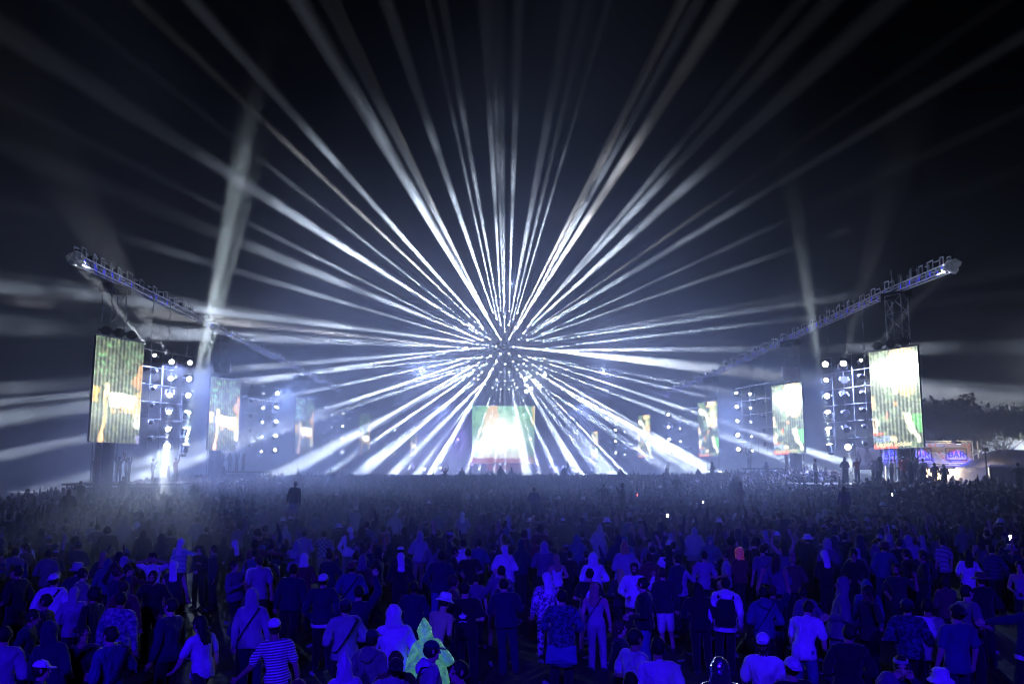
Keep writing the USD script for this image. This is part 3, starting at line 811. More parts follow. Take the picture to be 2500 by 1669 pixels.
for yy in (1077, 1081, 1130, 1134):
    a, b = bpt(2153, yy), bpt(2369, yy)
    obj('frame_rail', bar(a + ny_ * .2, (b[0], b[1], a[2]) + ny_ * .2, .045), ALU, bar_t)
ms = []
for k in range(30):
    a, b = bpt(2153 + 7.2 * k, 1130), bpt(2153 + 7.2 * (k + 1), 1134)
    ms.append(bar(a + ny_ * .2, b + ny_ * .2, .03, 4))
obj('frame_lattice', cat_(ms), ALU, bar_t)
for i, x in enumerate((2175, 2248, 2333)):
    s = thing('bar_sign', 'square framed BAR lettering lit blue on the bar banner, ' + ('nearest the lamp grid', 'beside the screen edge', 'farthest from the screen')[i], 'sign', (0, 0, 0), group='BAR signs on the banner')
    tx = meshkit.text_mesh('BAR', .42, .03, True)
    c = bpt(x, 1108)
    w = tx.bounds[1][0]
    o = c - ex * w / 2 - np.array([0, 0, .21]) + ny_ * .03
    ink = plain('sign_ink', (.03, .03, .12), .6)
    obj('lettering', place(tx, o, ex, np.array([0, 0, 1.0]), ny_), ink, s)
    for a, b in (((-1, -1), (1, -1)), ((1, -1), (1, 1)), ((1, 1), (-1, 1)), ((-1, 1), (-1, -1))):
        hw, hh = w * .5 + .14, .42
        obj('border', beam_box(c + ex * a[0] * hw + np.array([0, 0, a[1] * hh]) + ny_ * .04, c + ex * b[0] * hw + np.array([0, 0, b[1] * hh]) + ny_ * .04, .05, .05), ink, s)
    lp = bpt(x, 1080) + ny_ * .9
    t = thing('banner_lamp', 'small blue lamp on a bracket shining down on a BAR sign, ' + ('nearest the lamp grid', 'beside the screen edge', 'farthest from the screen')[i], 'lamp', lp, group='lamps over the BAR signs')
    obj('lamp_head', box((.3, .25, .2)), BLACK_METAL, t)
    obj('lens', box((.26, .2, .03), (0, 0, -.115)), glow('banner_lens', (.3, .35, 1), 6.0), t)
    obj('bracket', bar((0, 0, .05), -ny_ * .8 + np.array([0, 0, .1]), .03), BLACK_METAL, t)
    light(t, (0, 0, -.2), .08, 330, (.10, .10, 1.0), np.array([0, 0, -1]) - ny_ * .55, 42, .8)
hl = thing('hatch_lamp', 'warm strip lamp inside the serving hatch of the bar', 'lamp', bpt(2305, 1147) - ny_ * .5)
obj('tube', box((2.4, .1, .06), (0, 0, .1)), glow('warm_tube', (1, .8, .5), 4.0), hl)
light(hl, (0, -.15, -.1), .1, 330, (1.0, .78, .45))
TENT = plain('tent_canvas', (.07, .07, .13), .8)
tp = thing('marquee_tent', 'dark blue marquee with a pointed roof beside the bar', 'tent', (0, 0, 0))
a, b, ap = at(2377, 1150, 62), at(2620, 1150, 62), at(2462, 1098, 66)
ap2 = at(2700, 1098, 66)
zg = .8
r0 = np.array([a[0], 60, at(2377, 1140, 60)[2]])
r1 = np.array([a[0] + 14, 60, r0[2]])
q0, q1 = r0 + (0, 9, 0), r1 + (0, 9, 0)
pk0, pk1 = np.array([a[0] + 3.2, 64.5, ap[2]]), np.array([a[0] + 11, 64.5, ap[2]])
obj('roof', trimesh.Trimesh([r0, r1, q1, q0, pk0, pk1], [(0, 1, 5), (0, 5, 4), (1, 2, 5), (2, 3, 4), (2, 4, 5), (3, 0, 4)], process=False), TENT, tp)
obj('side_wall', trimesh.Trimesh([r0, r1, r1 * (1, 1, 0) + (0, 0, zg), r0 * (1, 1, 0) + (0, 0, zg), q0, q0 * (1, 1, 0) + (0, 0, zg)], [(0, 3, 2), (0, 2, 1), (0, 4, 5), (0, 5, 3)], process=False), TENT, tp)
for p in (r0, r1, q0, q1):
    obj('pole', bar((p[0], p[1] - .05, .4), (p[0], p[1] - .05, p[2]), .05), ALU, tp)
tlamp = thing('tent_lamp', 'warm lamp shining on the marquee roof beside the bar frame', 'lamp', at(2405, 1097, 60))
obj('lamp_head', box((.3, .3, .25)), BLACK_METAL, tlamp)
obj('lens', box((.24, .05, .18), (0, .18, 0)), glow('warm_lens', (1, .8, .5), 5.0), tlamp)
obj('pole', bar((0, 0, 0), (0, 0, .6 - tlamp.GetAttribute('xformOp:translate').Get()[2]), .05), BLACK_METAL, tlamp)
light(tlamp, (0, .45, 0), .08, 130, (1.0, .8, .5), (.6, 1, -.3), 60)
yl = thing('yard_lamp', 'white lamp on a pole glaring from behind the marquee roof', 'lamp', at(2520, 1078, 100))
obj('lamp_head', box((.5, .5, .3)), BLACK_METAL, yl)
obj('pole', bar((0, .3, 0), (0, .3, -8), .07), BLACK_METAL, yl)
light(yl, (0, -.4, -.1), .12, 7000, (.85, .92, 1.0))

LEAF = MAT(stage, LK + 'night_leaf', {'o': ('geometry', {}), 'r': ('rgb_ramp', {'ramp': [(0, (.05, .06, .03)), (1, (.13, .12, .07))]}), 'd': ('principled_bsdf', {'roughness': .7}), 't': ('translucent_bsdf', {'color': (.1, .11, .05)}), 'm': ('mix_closure', {'fac': .3})},
           [('o.random_per_island', 'r.fac'), ('r.color', 'd.base_color'), ('d.BSDF', 'm.closure1'), ('t.BSDF', 'm.closure2')], surface='m.closure')
BARK = plain('bark', (.09, .07, .05), .9)
TREES = [((2345, 960), 84, 4.6, 'tall pale lit tree rising behind the bar sign'), ((2255, 1000), 80, 3.0, 'small dark bushy tree between the screen edge and the bar'), ((2440, 985), 92, 5.0, 'broad dim tree behind the marquee roof'), ((2560, 975), 95, 5.5, 'dark tree at the picture edge beyond the marquee'), ((2300, 1015), 77, 2.4, 'low black shrub like tree above the bar banner')]
for i, ((x, y), d, R, lab) in enumerate(TREES):
    top = at(x, y, d)
    gz = float(ground_z(top[0], top[1]))
    t = thing('tree', lab, 'tree', (top[0], top[1], gz))
    H = top[2] - gz
    ms = [bar((0, 0, -.2), (.1, 0, H * .55), .28, 7, .14)]
    r2 = np.random.default_rng(40 + i)
    tips = []
    for k in range(9):
        z0 = H * r2.uniform(.3, .55)
        a_ = r2.uniform(0, 6.28)
        tip = np.array([math.cos(a_) * R * r2.uniform(.4, .8), math.sin(a_) * R * r2.uniform(.4, .8), H * r2.uniform(.55, .92)])
        tips.append(tip)
        ms.append(bar((.05, 0, z0), tip, .09, 5, .02))
    obj('trunk', cat_(ms), BARK, t)
    cl = np.array(tips + [(0, 0, H * .85), (0, 0, H * .7)])
    N = 2600
    c0 = cl[r2.integers(0, len(cl), N)] + r2.normal(0, 1, (N, 3)) * np.array([R * .17, R * .17, H * .06])
    c0[:, 2] = np.clip(c0[:, 2], H * .25, H)
    s = r2.uniform(.16, .36, N)
    d1 = r2.normal(0, 1, (N, 3)); d1 /= np.linalg.norm(d1, axis=1)[:, None]
    d2 = np.cross(d1, r2.normal(0, 1, (N, 3))); d2 /= np.linalg.norm(d2, axis=1)[:, None]
    v = np.stack([c0 - d1 * s[:, None], c0 + d2 * s[:, None] * .6, c0 + d1 * s[:, None], c0 - d2 * s[:, None] * .6], 1).reshape(-1, 3)
    f = (np.arange(N)[:, None] * 4 + np.array([0, 1, 2, 0, 2, 3])).reshape(-1, 3)
    obj('crown', trimesh.Trimesh(v, f, process=False), LEAF, t)
# ------------------------------------------------------------------ people: one continuous body per pose, clothes as children
_ICO = {k: trimesh.creation.icosphere(k).vertices for k in (0, 1, 2)}
LOD = [1]


def ell(c, r, k=None):
    return _ICO[LOD[0] if k is None else k] * np.broadcast_to(np.asarray(r, float), 3) + np.asarray(c, float)


def hull(*pts):
    return m3.Manifold.hull_points(np.vstack(pts))


def bone(a, ra, b, rb):
    return hull(ell(a, ra), ell(b, rb))


def union(ms):
    return m3.Manifold.batch_boolean(ms, m3.OpType.Add)


def to_tri(m, refine=None, smooth=0, noise=0.0, freq=8.0, seed=0):
    if refine:
        m = m.refine_to_length(refine)
    g = m.to_mesh()
    t = trimesh.Trimesh(g.vert_properties[:, :3].astype(float), g.tri_verts, process=False)
    if smooth:
        t = trimesh.smoothing.filter_taubin(t, iterations=smooth)
    if noise:
        n = meshkit.fbm(t.vertices * freq + seed * 7.3, 3, seed) - .5
        n2 = meshkit.fbm(t.vertices * np.array([freq * 2.2, freq * 2.2, freq * .8]) + 3 + seed, 2, seed + 1) - .5
        t.vertices = t.vertices + t.vertex_normals * ((n + .7 * n2) * noise * 2)[:, None]
    return t


SH, EL, WR = 0, 1, 2
ARMS = {   # elbow and wrist of the right arm (+x), facing +y
    'down': ((.255, -.03, 1.14), (.275, .03, .90)), 'out': ((.33, -.03, 1.17), (.40, .06, .95)), 'front': ((.29, -.07, 1.15), (.13, .20, 1.08)), 'pocket': ((.31, -.09, 1.13), (.21, .08, .95)),
    'phone': ((.25, .14, 1.20), (.10, .27, 1.48)), 'face': ((.27, .10, 1.17), (.10, .20, 1.55)), 'fist': ((.38, .06, 1.25), (.40, .16, 1.52)), 'up': ((.31, .06, 1.66), (.24, .10, 1.92)),
    'behind': ((.44, -.02, 1.52), (.13, -.10, 1.60)), 'reach': ((.45, .08, 1.33), (.70, .12, 1.27)), 'low': ((.36, .06, 1.17), (.56, .22, 1.02)), 'cup': ((.26, .02, 1.14), (.20, .29, 1.26)), 'hang': ((.25, .14, 1.16), (.24, .30, .95))}
POSES = {'down': ('down', 'down', 0), 'front': ('front', 'front', 0), 'pocket': ('pocket', 'pocket', 0), 'phone': ('front', 'phone', 0), 'fist': ('fist', 'front', 0), 'up': ('up', 'up', 0), 'behind': ('behind', 'behind', 0),
         'reachl': ('reach', 'down', 0), 'reachr': ('down', 'reach', 0), 'low': ('low', 'down', .06), 'cup': ('down', 'cup', 0), 'lean': ('hang', 'hang', .55), 'stoop': ('hang', 'front', .28), 'one_up': ('down', 'up', 0),
         'walk': ('down', 'front', .08), 'face': ('face', 'face', .05), 'ride': ('front', 'front', 0), 'stretch': ('hang', 'down', .2)}


def pose_joints(pose):
    l, r, bend = POSES[pose]
    J = {}
    for s, k in ((-1, l), (1, r)):
        e, w = ARMS[k]
        J[s] = (np.array([s * .19, -.01, 1.41]), np.array([s * e[0], e[1], e[2]]), np.array([s * w[0], w[1], w[2]]))
    step = {'walk': .16, 'stretch': .22, 'low': .08}.get(pose, .02)
    if pose == 'ride':
        L = {s: (np.array([s * .1, 0, .93]), np.array([s * .2, .40, .88]), np.array([s * .17, .36, .46])) for s in (-1, 1)}
    else:
        L = {s: (np.array([s * .09, 0, .92]), np.array([s * .105, .03 + s * step * .8, .50]), np.array([s * (.11 + step * .2), s * step * 1.2 - .02 - (abs(step) * .3 if s < 0 else 0), .085])) for s in (-1, 1)}
    return J, L, bend


def bend_mesh(t, bend):
    if bend:
        v = t.vertices.copy()
        w = ss(.85, 1.15, v[:, 2]) * bend
        c, s = np.cos(-w), np.sin(-w)
        y, z = v[:, 1].copy(), v[:, 2] - .95
        v[:, 1] = y * c - z * s
        v[:, 2] = .95 + y * s + z * c
        t.vertices = v
    return t


def torso_parts(g):
    return [hull(ell((0, 0, .95), (.160 + g, .108 + g, .11)), ell((0, 0, 1.12), (.132 + g, .095 + g, .1))), hull(ell((0, 0, 1.12), (.132 + g, .095 + g, .1)), ell((0, 0, 1.31), (.165 + g, .112 + g, .13))),
            hull(ell((0, 0, 1.31), (.165 + g, .112 + g, .13)), ell((-.15, -.01, 1.415), .062 + g), ell((.15, -.01, 1.415), .062 + g))]


def hand(w, e, s, fine):
    d = (w - e) / np.linalg.norm(w - e)
    side = np.cross(d, (0, 1.0, 0))
    if np.linalg.norm(side) < .2:
        side = np.cross(d, (1.0, 0, 0))
    side /= np.linalg.norm(side)
    nrm = np.cross(side, d)
    pal = w + d * .05
    ms = [hull(ell(w, .026), ell(pal + side * .024 + d * .03, (.018,) * 3), ell(pal - side * .024 + d * .03, (.018,) * 3))]
    if fine:
        for k, (o, ln) in enumerate(((-.030, .062), (-.010, .074), (.010, .070), (.029, .054))):
            a = pal + side * o + d * .028
            m = a + d * ln * .55 + side * o * .15 + nrm * .006
            ms += [bone(a, .0115, m, .0105), bone(m, .0105, m + d * ln * .42 + nrm * .022, .0095)]
        a = w + d * .025 + side * -.022
        ms += [bone(a, .014, a + d * .035 - side * .03 + nrm * .012, .0115), bone(a + d * .035 - side * .03 + nrm * .012, .0115, a + d * .062 - side * .034 + nrm * .022, .010)]
    else:
        ms.append(hull(ell(pal + d * .03, (.026, .02, .026)), ell(pal + d * .10 + nrm * .015, .016)))
    return ms


cache = {}


def make_body(pose, fine):
    key = ('body', pose, fine)
    if key in cache:
        return cache[key]
    LOD[0] = 1
    J, L, bend = pose_joints(pose)
    ms = torso_parts(0)
    ms += [bone((0, -.015, 1.42), .062, (0, .01, 1.57), .054), hull(ell((0, 0, 1.665), (.077, .097, .098)), ell((0, .045, 1.585), (.050, .052, .055))),
           hull(ell((0, .10, 1.655), (.010, .012, .01)), ell((0, .112, 1.622), (.017, .017, .014))), hull(ell((-.035, .082, 1.672), (.022, .014, .010)), ell((.035, .082, 1.672), (.022, .014, .010))),
           hull(ell((-.018, .092, 1.588), (.012, .010, .007)), ell((.018, .092, 1.588), (.012, .010, .007))), hull(ell((0, .083, 1.557), (.022, .018, .018)), ell((0, .06, 1.575), (.035, .03, .03)))]
    for s in (-1, 1):
        ms.append(hull(ell((s * .080, .005, 1.655), (.010, .022, .030)), ell((s * .076, .012, 1.63), (.008, .014, .016))))
        a, e, w = J[s]
        ms += [bone(a, .056, e, .043), bone(e, .042, w, .028)] + hand(w, e, s, fine)
        h, k, n = L[s]
        ms += [bone(h, .088, k, .058), bone(k, .056, n, .038), hull(ell(n + (0, -.03, -.035), (.034, .04, .04)), ell(n + (s * .01, .15, -.055), (.036, .045, .024)))]
    t = bend_mesh(to_tri(union(ms), .045 if fine else .09, 5 if fine else 3), bend)
    cache[key] = t
    return t


def make_top(pose, kind, fine):
    key = ('top', pose, kind, fine)
    if key in cache:
        return cache[key]
    LOD[0] = 1
    J, L, bend = pose_joints(pose)
    g = {'tee': .022, 'hoodie': .038, 'jacket': .034, 'strappy': .008, 'coat': .04, 'poncho': .05, 'vest': .02}[kind]
    hem = {'tee': .83, 'hoodie': .86, 'jacket': .86, 'strappy': .90, 'coat': .52, 'poncho': .6, 'vest': .84}[kind]
    ms = torso_parts(g)
    ms.append(hull(ell((0, 0, 1.02), (.165 + g, .115 + g, .1)), ell((0, 0, hem), (.168 + g * (1.3 if kind != 'coat' else 2), .12 + g * 1.3, .1))))
    if kind == 'poncho':
        ms.append(hull(ell((0, -.01, 1.43), (.17, .11, .06)), ell((0, .02, .78), (.34, .27, .04))))
    for s in (-1, 1):
        a, e, w = J[s]
        if kind in ('tee',):
            m = a + (e - a) * .72
            ms.append(hull(ell(a, .068), ell(m, .070)))
        elif kind in ('hoodie', 'jacket', 'coat'):
            ms += [bone(a, .072, e, .064), bone(e, .064, a * 0 + e + (w - e) * .93, .046), bone(e + (w - e) * .86, .044, e + (w - e) * .98, .040)]
        elif kind == 'poncho':
            ms += [bone(a, .08, e, .09), bone(e, .09, e + (w - e) * .7, .08)]
    if kind in ('strappy',):
        body = union(ms).trim_by_plane((0, 0, -1), -1.36)
    else:
        ms.append(bone((0, -.02, 1.43), .078, (0, -.005, 1.475), .066))
        body = union(ms)
    body = body.trim_by_plane((0, 0, 1), hem)
    if kind not in ('poncho',):
        pass
    t = bend_mesh(to_tri(body, .05 if fine else .1, 4 if fine else 2, {'strappy': .007}.get(kind, .021) if fine else .010, 7.0, hash(pose) * 0 + len(pose) + len(kind)), bend)
    cache[key] = t
    return t


def make_bottom(pose, kind, fine):
    key = ('bot', pose, kind, fine)
    if key in cache:
        return cache[key]
    LOD[0] = 1
    J, L, bend = pose_joints(pose)
    ms = [hull(ell((0, 0, .97), (.170, .118, .07)), ell((0, 0, .90), (.172, .118, .08)))]
    if kind == 'skirt':
        ms.append(hull(ell((0, 0, .95), (.17, .12, .05)), ell((0, .01, .62), (.25, .2, .03))))
    else:
        for s in (-1, 1):
            h, k, n = L[s]
            if kind == 'shorts':
                ms.append(bone(h, .105, h + (k - h) * .95, .092))
            else:
                ms += [bone(h, .102, k, .078), bone(k, .077, n + (0, 0, -.02), .066)]
    t = bend_mesh(to_tri(union(ms), .055 if fine else .11, 3, .010 if fine else 0, 9.0, 3), bend)
    cache[key] = t
    return t


def make_shoes(pose, s):
    key = ('shoe', pose, s)
    if key not in cache:
        LOD[0] = 1
        _, L, bend = pose_joints(pose)
        n = L[s][2]
        cache[key] = to_tri(hull(ell(n + (0, -.03, -.03), (.048, .055, .055)), ell(n + (0, -.01, .0), .05), ell(n + (s * .01, .17, -.05), (.048, .055, .034))), .07, 0)
    return cache[key]


def make_head(kind, fine):
    key = ('head', kind, fine)
    if key in cache:
        return cache[key]
    LOD[0] = 2 if fine else 1
    face = lambda r=1.0: m3.Manifold.hull_points(ell((0, .135, 1.615), (.078 * r, .085, .098 * r)))
    hc = (0, -.008, 1.668)
    out = {}
    nz_ = dict(refine=.03 if fine else None, smooth=2 if fine else 0)
    if kind in ('short', 'long', 'bun', 'curly'):
        r = {'short': (.084, .104, .108), 'long': (.092, .112, .110), 'bun': (.086, .106, .106), 'curly': (.108, .122, .125)}[kind]
        m = hull(ell(hc, r)) - face()
        m = m.trim_by_plane((0, .45, 1), 1.395) if kind != 'long' else m
        if kind == 'long':
            m = m + (hull(ell((0, -.05, 1.66), (.086, .07, .09)), ell((0, -.095, 1.36), (.10, .035, .08))) - face())
        if kind == 'bun':
            m = m + hull(ell((0, -.06, 1.80), .06))
        out['hair'] = to_tri(m, nz_['refine'], nz_['smooth'], {'curly': .026}.get(kind, .015), 22, 4)
    elif kind in ('cap', 'cap_back', 'cap_hair'):
        sgn = -1 if kind == 'cap_back' else 1
        m = hull(ell((0, -.005, 1.69), (.093, .112, .09))).trim_by_plane((0, .15 * sgn, 1), 1.672)
        out['cap'] = to_tri(m, nz_['refine'], 0)
        out['cap_brim'] = to_tri(hull(ell((0, .09 * sgn, 1.683), (.082, .03, .008)), ell((0, .165 * sgn, 1.668), (.062, .03, .006))))
        hm = (hull(ell((0, -.012, 1.655), (.086, .104, .10))) - face()).trim_by_plane((0, .45, 1), 1.395)
        out['hair'] = to_tri(hm, nz_['refine'], 0, .006, 22, 4)
    elif kind in ('bucket', 'straw'):
        b = kind == 'straw'
        prof = [(0, 1.80), (.07, 1.80), (.10, 1.775), (.108, 1.70), (.19 if b else .165, 1.675 if b else 1.655), (.188 if b else .163, 1.667 if b else 1.645), (.10, 1.688), (.0, 1.69)]
        out['hat'] = trimesh.creation.revolve(np.array(prof)[::-1], sections=18)
        hm = (hull(ell((0, -.012, 1.655), (.086, .104, .10))) - face()).trim_by_plane((0, .45, 1), 1.395)
        out['hair'] = to_tri(hm, nz_['refine'], 0, .006, 22, 4)
    elif kind in ('hood', 'hood_peak'):
        pk = [ell((0, -.05, 1.83), .03)] if kind == 'hood_peak' else [ell((0, -.02, 1.77), (.06, .07, .035))]
        m = hull(ell((0, -.01, 1.665), (.108, .125, .125)), *pk) + hull(ell((0, -.02, 1.62), (.105, .115, .10)), ell((-.07, -.03, 1.44), .055), ell((.07, -.03, 1.44), .055), ell((0, .07, 1.47), .04))
        m = m - m3.Manifold.hull_points(ell((0, .15, 1.63), (.074, .095, .105)))
        out['hood'] = to_tri(m, .035 if fine else None, 3 if fine else 0, .012, 12, 6)
    elif kind == 'scarf':
        m = hull(ell((0, -.01, 1.675), (.098, .116, .115)), ell((0, -.06, 1.60), (.085, .06, .08))) + hull(ell((0, -.07, 1.62), (.08, .06, .05)), ell((.02, -.12, 1.36), (.09, .03, .05)))
        out['headscarf'] = to_tri(m - face(), nz_['refine'], nz_['smooth'], .012, 12, 8)
    elif kind == 'band':
        m = (hull(ell(hc, (.088, .108, .108))) - face()).trim_by_plane((0, .45, 1), 1.395)
        out['hair'] = to_tri(m, nz_['refine'], 0, .008, 22, 4)
        out['headband'] = to_tri(hull(ell((0, -.005, 1.70), (.093, .112, .012)), ell((0, -.005, 1.725), (.091, .110, .012))))
    cache[key] = out
    return out


def make_extra(kind):
    key = ('x', kind)
    if key in cache:
        return cache[key]
    LOD[0] = 1
    if kind == 'strap':
        pts, ms = [], []
        for t in np.linspace(0, 1, 9):
            pts.append(np.array([.14 - .31 * t, -.145 - .04 * math.sin(t * math.pi), 1.475 - .47 * t]))
        pts = [np.array([.10, .06, 1.49])] + pts + [np.array([-.20, .02, .98])]
        m = cat_([beam_box(a, b, .034, .012) for a, b in zip(pts[:-1], pts[1:])])
    elif kind == 'backpack':
        m = to_tri(hull(ell((-.10, -.22, 1.36), .05), ell((.10, -.22, 1.36), .05), ell((-.13, -.23, .98), .06), ell((.13, -.23, .98), .06), ell((0, -.29, 1.08), .05)) + bone((-.13, -.15, 1.42), .022, (-.13, .04, 1.485), .02) + bone((.13, -.15, 1.42), .022, (.13, .04, 1.485), .02), .07, 1)
    elif kind == 'hem':
        m = to_tri(hull(ell((0, 0, .86), (.215, .165, .02)), ell((0, 0, .80), (.21, .16, .02))))
    elif kind == 'hooddown':
        m = to_tri(hull(ell((-.10, -.06, 1.49), .05), ell((.10, -.06, 1.49), .05), ell((0, -.16, 1.44), (.11, .05, .07)), ell((0, -.10, 1.53), (.09, .05, .04))), .04, 2, .012, 12, 2)
    elif kind == 'leaf_print':
        a = [(0, -.45), (.05, -.18), (.42, -.22), (.34, -.08), (.62, .15), (.5, .2), (.52, .4), (.3, .32), (.24, .42), (.12, .25), (.2, .62), (.08, .55), (0, .8)]
        pg = Polygon(a + [(-x, y) for x, y in a[::-1][1:-1]])
        m = cat_([trimesh.creation.extrude_polygon(pg, .04, engine='earcut'), trimesh.creation.extrude_polygon(Polygon([(-.7, -.75), (-.3, -.8), (0, -.62), (.3, -.8), (.7, -.75), (.3, -.62), (0, -.55), (-.3, -.62)]), .04, engine='earcut')]).apply_scale(.11)
        m = place(m, (0, -.165, 1.2), np.array([1.0, 0, 0]), np.array([0, 0, 1.0]), np.array([0, -1.0, 0]))
    elif kind == 'drop_bag':
        prof = [(0, -.13), (.08, -.12), (.115, -.05), (.10, .04), (.05, .12), (.03, .15), (0, .16)]
        m = trimesh.creation.revolve(np.array(prof), sections=14)
        m.apply_scale((1, .45, 1))
        m.apply_translation((.02, -.20, 1.22))
    elif kind == 'eyes':
        m = cat_([trimesh.creation.icosphere(1, .0125).apply_translation((s * .034, .088, 1.648)) for s in (-1, 1)])
    elif kind == 'beard':
        m = to_tri((hull(ell((0, .06, 1.565), (.055, .052, .045)), ell((0, .02, 1.60), (.078, .05, .04))) - hull(ell((0, .1, 1.63), (.06, .06, .05)))), .03, 1, .006, 20, 3)
    elif kind == 'bag_skirt':
        m = to_tri(hull(ell((-.21, -.12, .86), .02), ell((.21, -.12, .86), .02), ell((-.22, -.16, .60), .025), ell((.22, -.16, .60), .025), ell((0, -.2, .7), .03)), .07, 1, .01)
    cache[key] = m
    return m


# cloth: base colour, second colour, pattern
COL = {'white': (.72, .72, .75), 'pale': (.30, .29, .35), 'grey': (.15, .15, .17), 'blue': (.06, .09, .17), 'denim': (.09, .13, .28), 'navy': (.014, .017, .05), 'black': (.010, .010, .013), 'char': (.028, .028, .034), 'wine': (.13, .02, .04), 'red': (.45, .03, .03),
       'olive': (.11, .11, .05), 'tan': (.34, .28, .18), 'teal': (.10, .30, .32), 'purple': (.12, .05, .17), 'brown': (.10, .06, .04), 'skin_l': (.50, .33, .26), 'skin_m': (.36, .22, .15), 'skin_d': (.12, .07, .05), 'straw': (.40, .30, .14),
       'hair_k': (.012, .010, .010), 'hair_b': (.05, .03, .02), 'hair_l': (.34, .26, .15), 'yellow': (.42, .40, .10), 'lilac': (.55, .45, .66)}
PAT = {'stripe': 'stripe', 'floral': 'floral', 'check': 'check'}


def cloth(name):
    """'white', 'white stripe', 'navy floral' ..."""
    key = 'cloth_' + name.replace(' ', '_')
    if key in mats:
        return mats[key]
    parts = name.split()
    c = np.array(COL[parts[0]])
    hairy = parts[0].startswith('hair')
    nodes = {'t': ('texture_coordinate', {}), 'n': ('noise_texture', {'scale': 5.0, 'detail': 4.0}), 'w': ('noise_texture', {'scale': 60.0 if not hairy else 25.0, 'detail': 2.0}),
             'r': ('rgb_ramp', {'ramp': [(.3, tuple(c * .78)), (.7, tuple(np.minimum(c * 1.12, .85)))]}), 'b': ('bump', {'strength': .5, 'distance': .01}), 'fm': ('mapping', {'scale': (1, 1, .45)}), 'f': ('noise_texture', {'scale': 9.0, 'detail': 2.0, 'distortion': .8}), 'b2': ('bump', {'strength': .0 if hairy else .9, 'distance': .045}),
             'p': ('principled_bsdf', {'roughness': .78 if hairy else .88, 'sheen_weight': 0.0 if hairy else .15})}
    links = [('t.object', 'n.vector'), ('t.object', 'w.vector'), ('n.fac', 'r.fac'), ('w.fac', 'b.height'), ('t.object', 'fm.vector'), ('fm.vector', 'f.vector'), ('f.fac', 'b2.height'), ('b2.normal', 'b.normal'), ('b.normal', 'p.normal')]
    if len(parts) > 1:
        if parts[1] == 'stripe':
            nodes['q'] = ('wave_texture', {'wave_type': 'bands', 'bands_direction': 'z', 'scale': 9.0, 'distortion': .6, 'detail': 1.0})
            nodes['k'] = ('rgb_ramp', {'ramp': [(.35, (0, 0, 0)), (.5, (1, 1, 1))]})
        elif parts[1] == 'check':
            nodes['q'] = ('checker_texture', {'scale': 14.0, 'color1': (0, 0, 0), 'color2': (1, 1, 1)})
            nodes['k'] = ('rgb_ramp', {'ramp': [(0, (0, 0, 0)), (1, (1, 1, 1))]})
        else:
            nodes['q'] = ('noise_texture', {'scale': 17.0, 'detail': 2.0, 'distortion': 1.0})
            nodes['k'] = ('rgb_ramp', {'ramp': [(.46, (0, 0, 0)), (.54, (1, 1, 1))]})
        other = np.array(COL[parts[2]]) if len(parts) > 2 else c * .25
        nodes['x'] = ('mix', {'mix_type': 'mix', 'color2': tuple(other)})
        links += [('t.object', 'q.vector'), ('q.fac', 'k.fac'), ('k.color', 'x.fac'), ('r.color', 'x.color1'), ('x.color', 'p.base_color')]
    else:
        links.append(('r.color', 'p.base_color'))
    mats[key] = MAT(stage, LK + key, nodes, links, surface='p.BSDF')
    return mats[key]


# dyes that fluoresce under the blue lamps give off light of their own
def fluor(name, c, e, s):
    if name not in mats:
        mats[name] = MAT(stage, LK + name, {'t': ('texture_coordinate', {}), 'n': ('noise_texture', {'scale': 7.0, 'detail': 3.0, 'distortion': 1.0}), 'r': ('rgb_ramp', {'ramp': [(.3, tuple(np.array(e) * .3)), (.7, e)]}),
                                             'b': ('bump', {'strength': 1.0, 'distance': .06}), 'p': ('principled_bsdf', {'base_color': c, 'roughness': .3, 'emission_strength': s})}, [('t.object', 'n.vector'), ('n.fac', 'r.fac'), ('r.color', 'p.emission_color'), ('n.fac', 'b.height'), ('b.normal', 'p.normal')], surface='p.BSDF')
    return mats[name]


FOIL = MAT(stage, LK + 'shiny_foil', {'t': ('texture_coordinate', {}), 'n': ('noise_texture', {'scale': 16.0, 'detail': 2.0}), 'b': ('bump', {'strength': .7, 'distance': .02}), 'p': ('principled_bsdf', {'base_color': (.5, .45, .6), 'metallic': .9, 'roughness': .22})},
           [('t.object', 'n.vector'), ('n.fac', 'b.height'), ('b.normal', 'p.normal')], surface='p.BSDF')
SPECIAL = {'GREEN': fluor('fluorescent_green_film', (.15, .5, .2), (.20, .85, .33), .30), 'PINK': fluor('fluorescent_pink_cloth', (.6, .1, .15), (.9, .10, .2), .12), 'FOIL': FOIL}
cm = lambda n: SPECIAL[n] if n in SPECIAL else cloth(n)


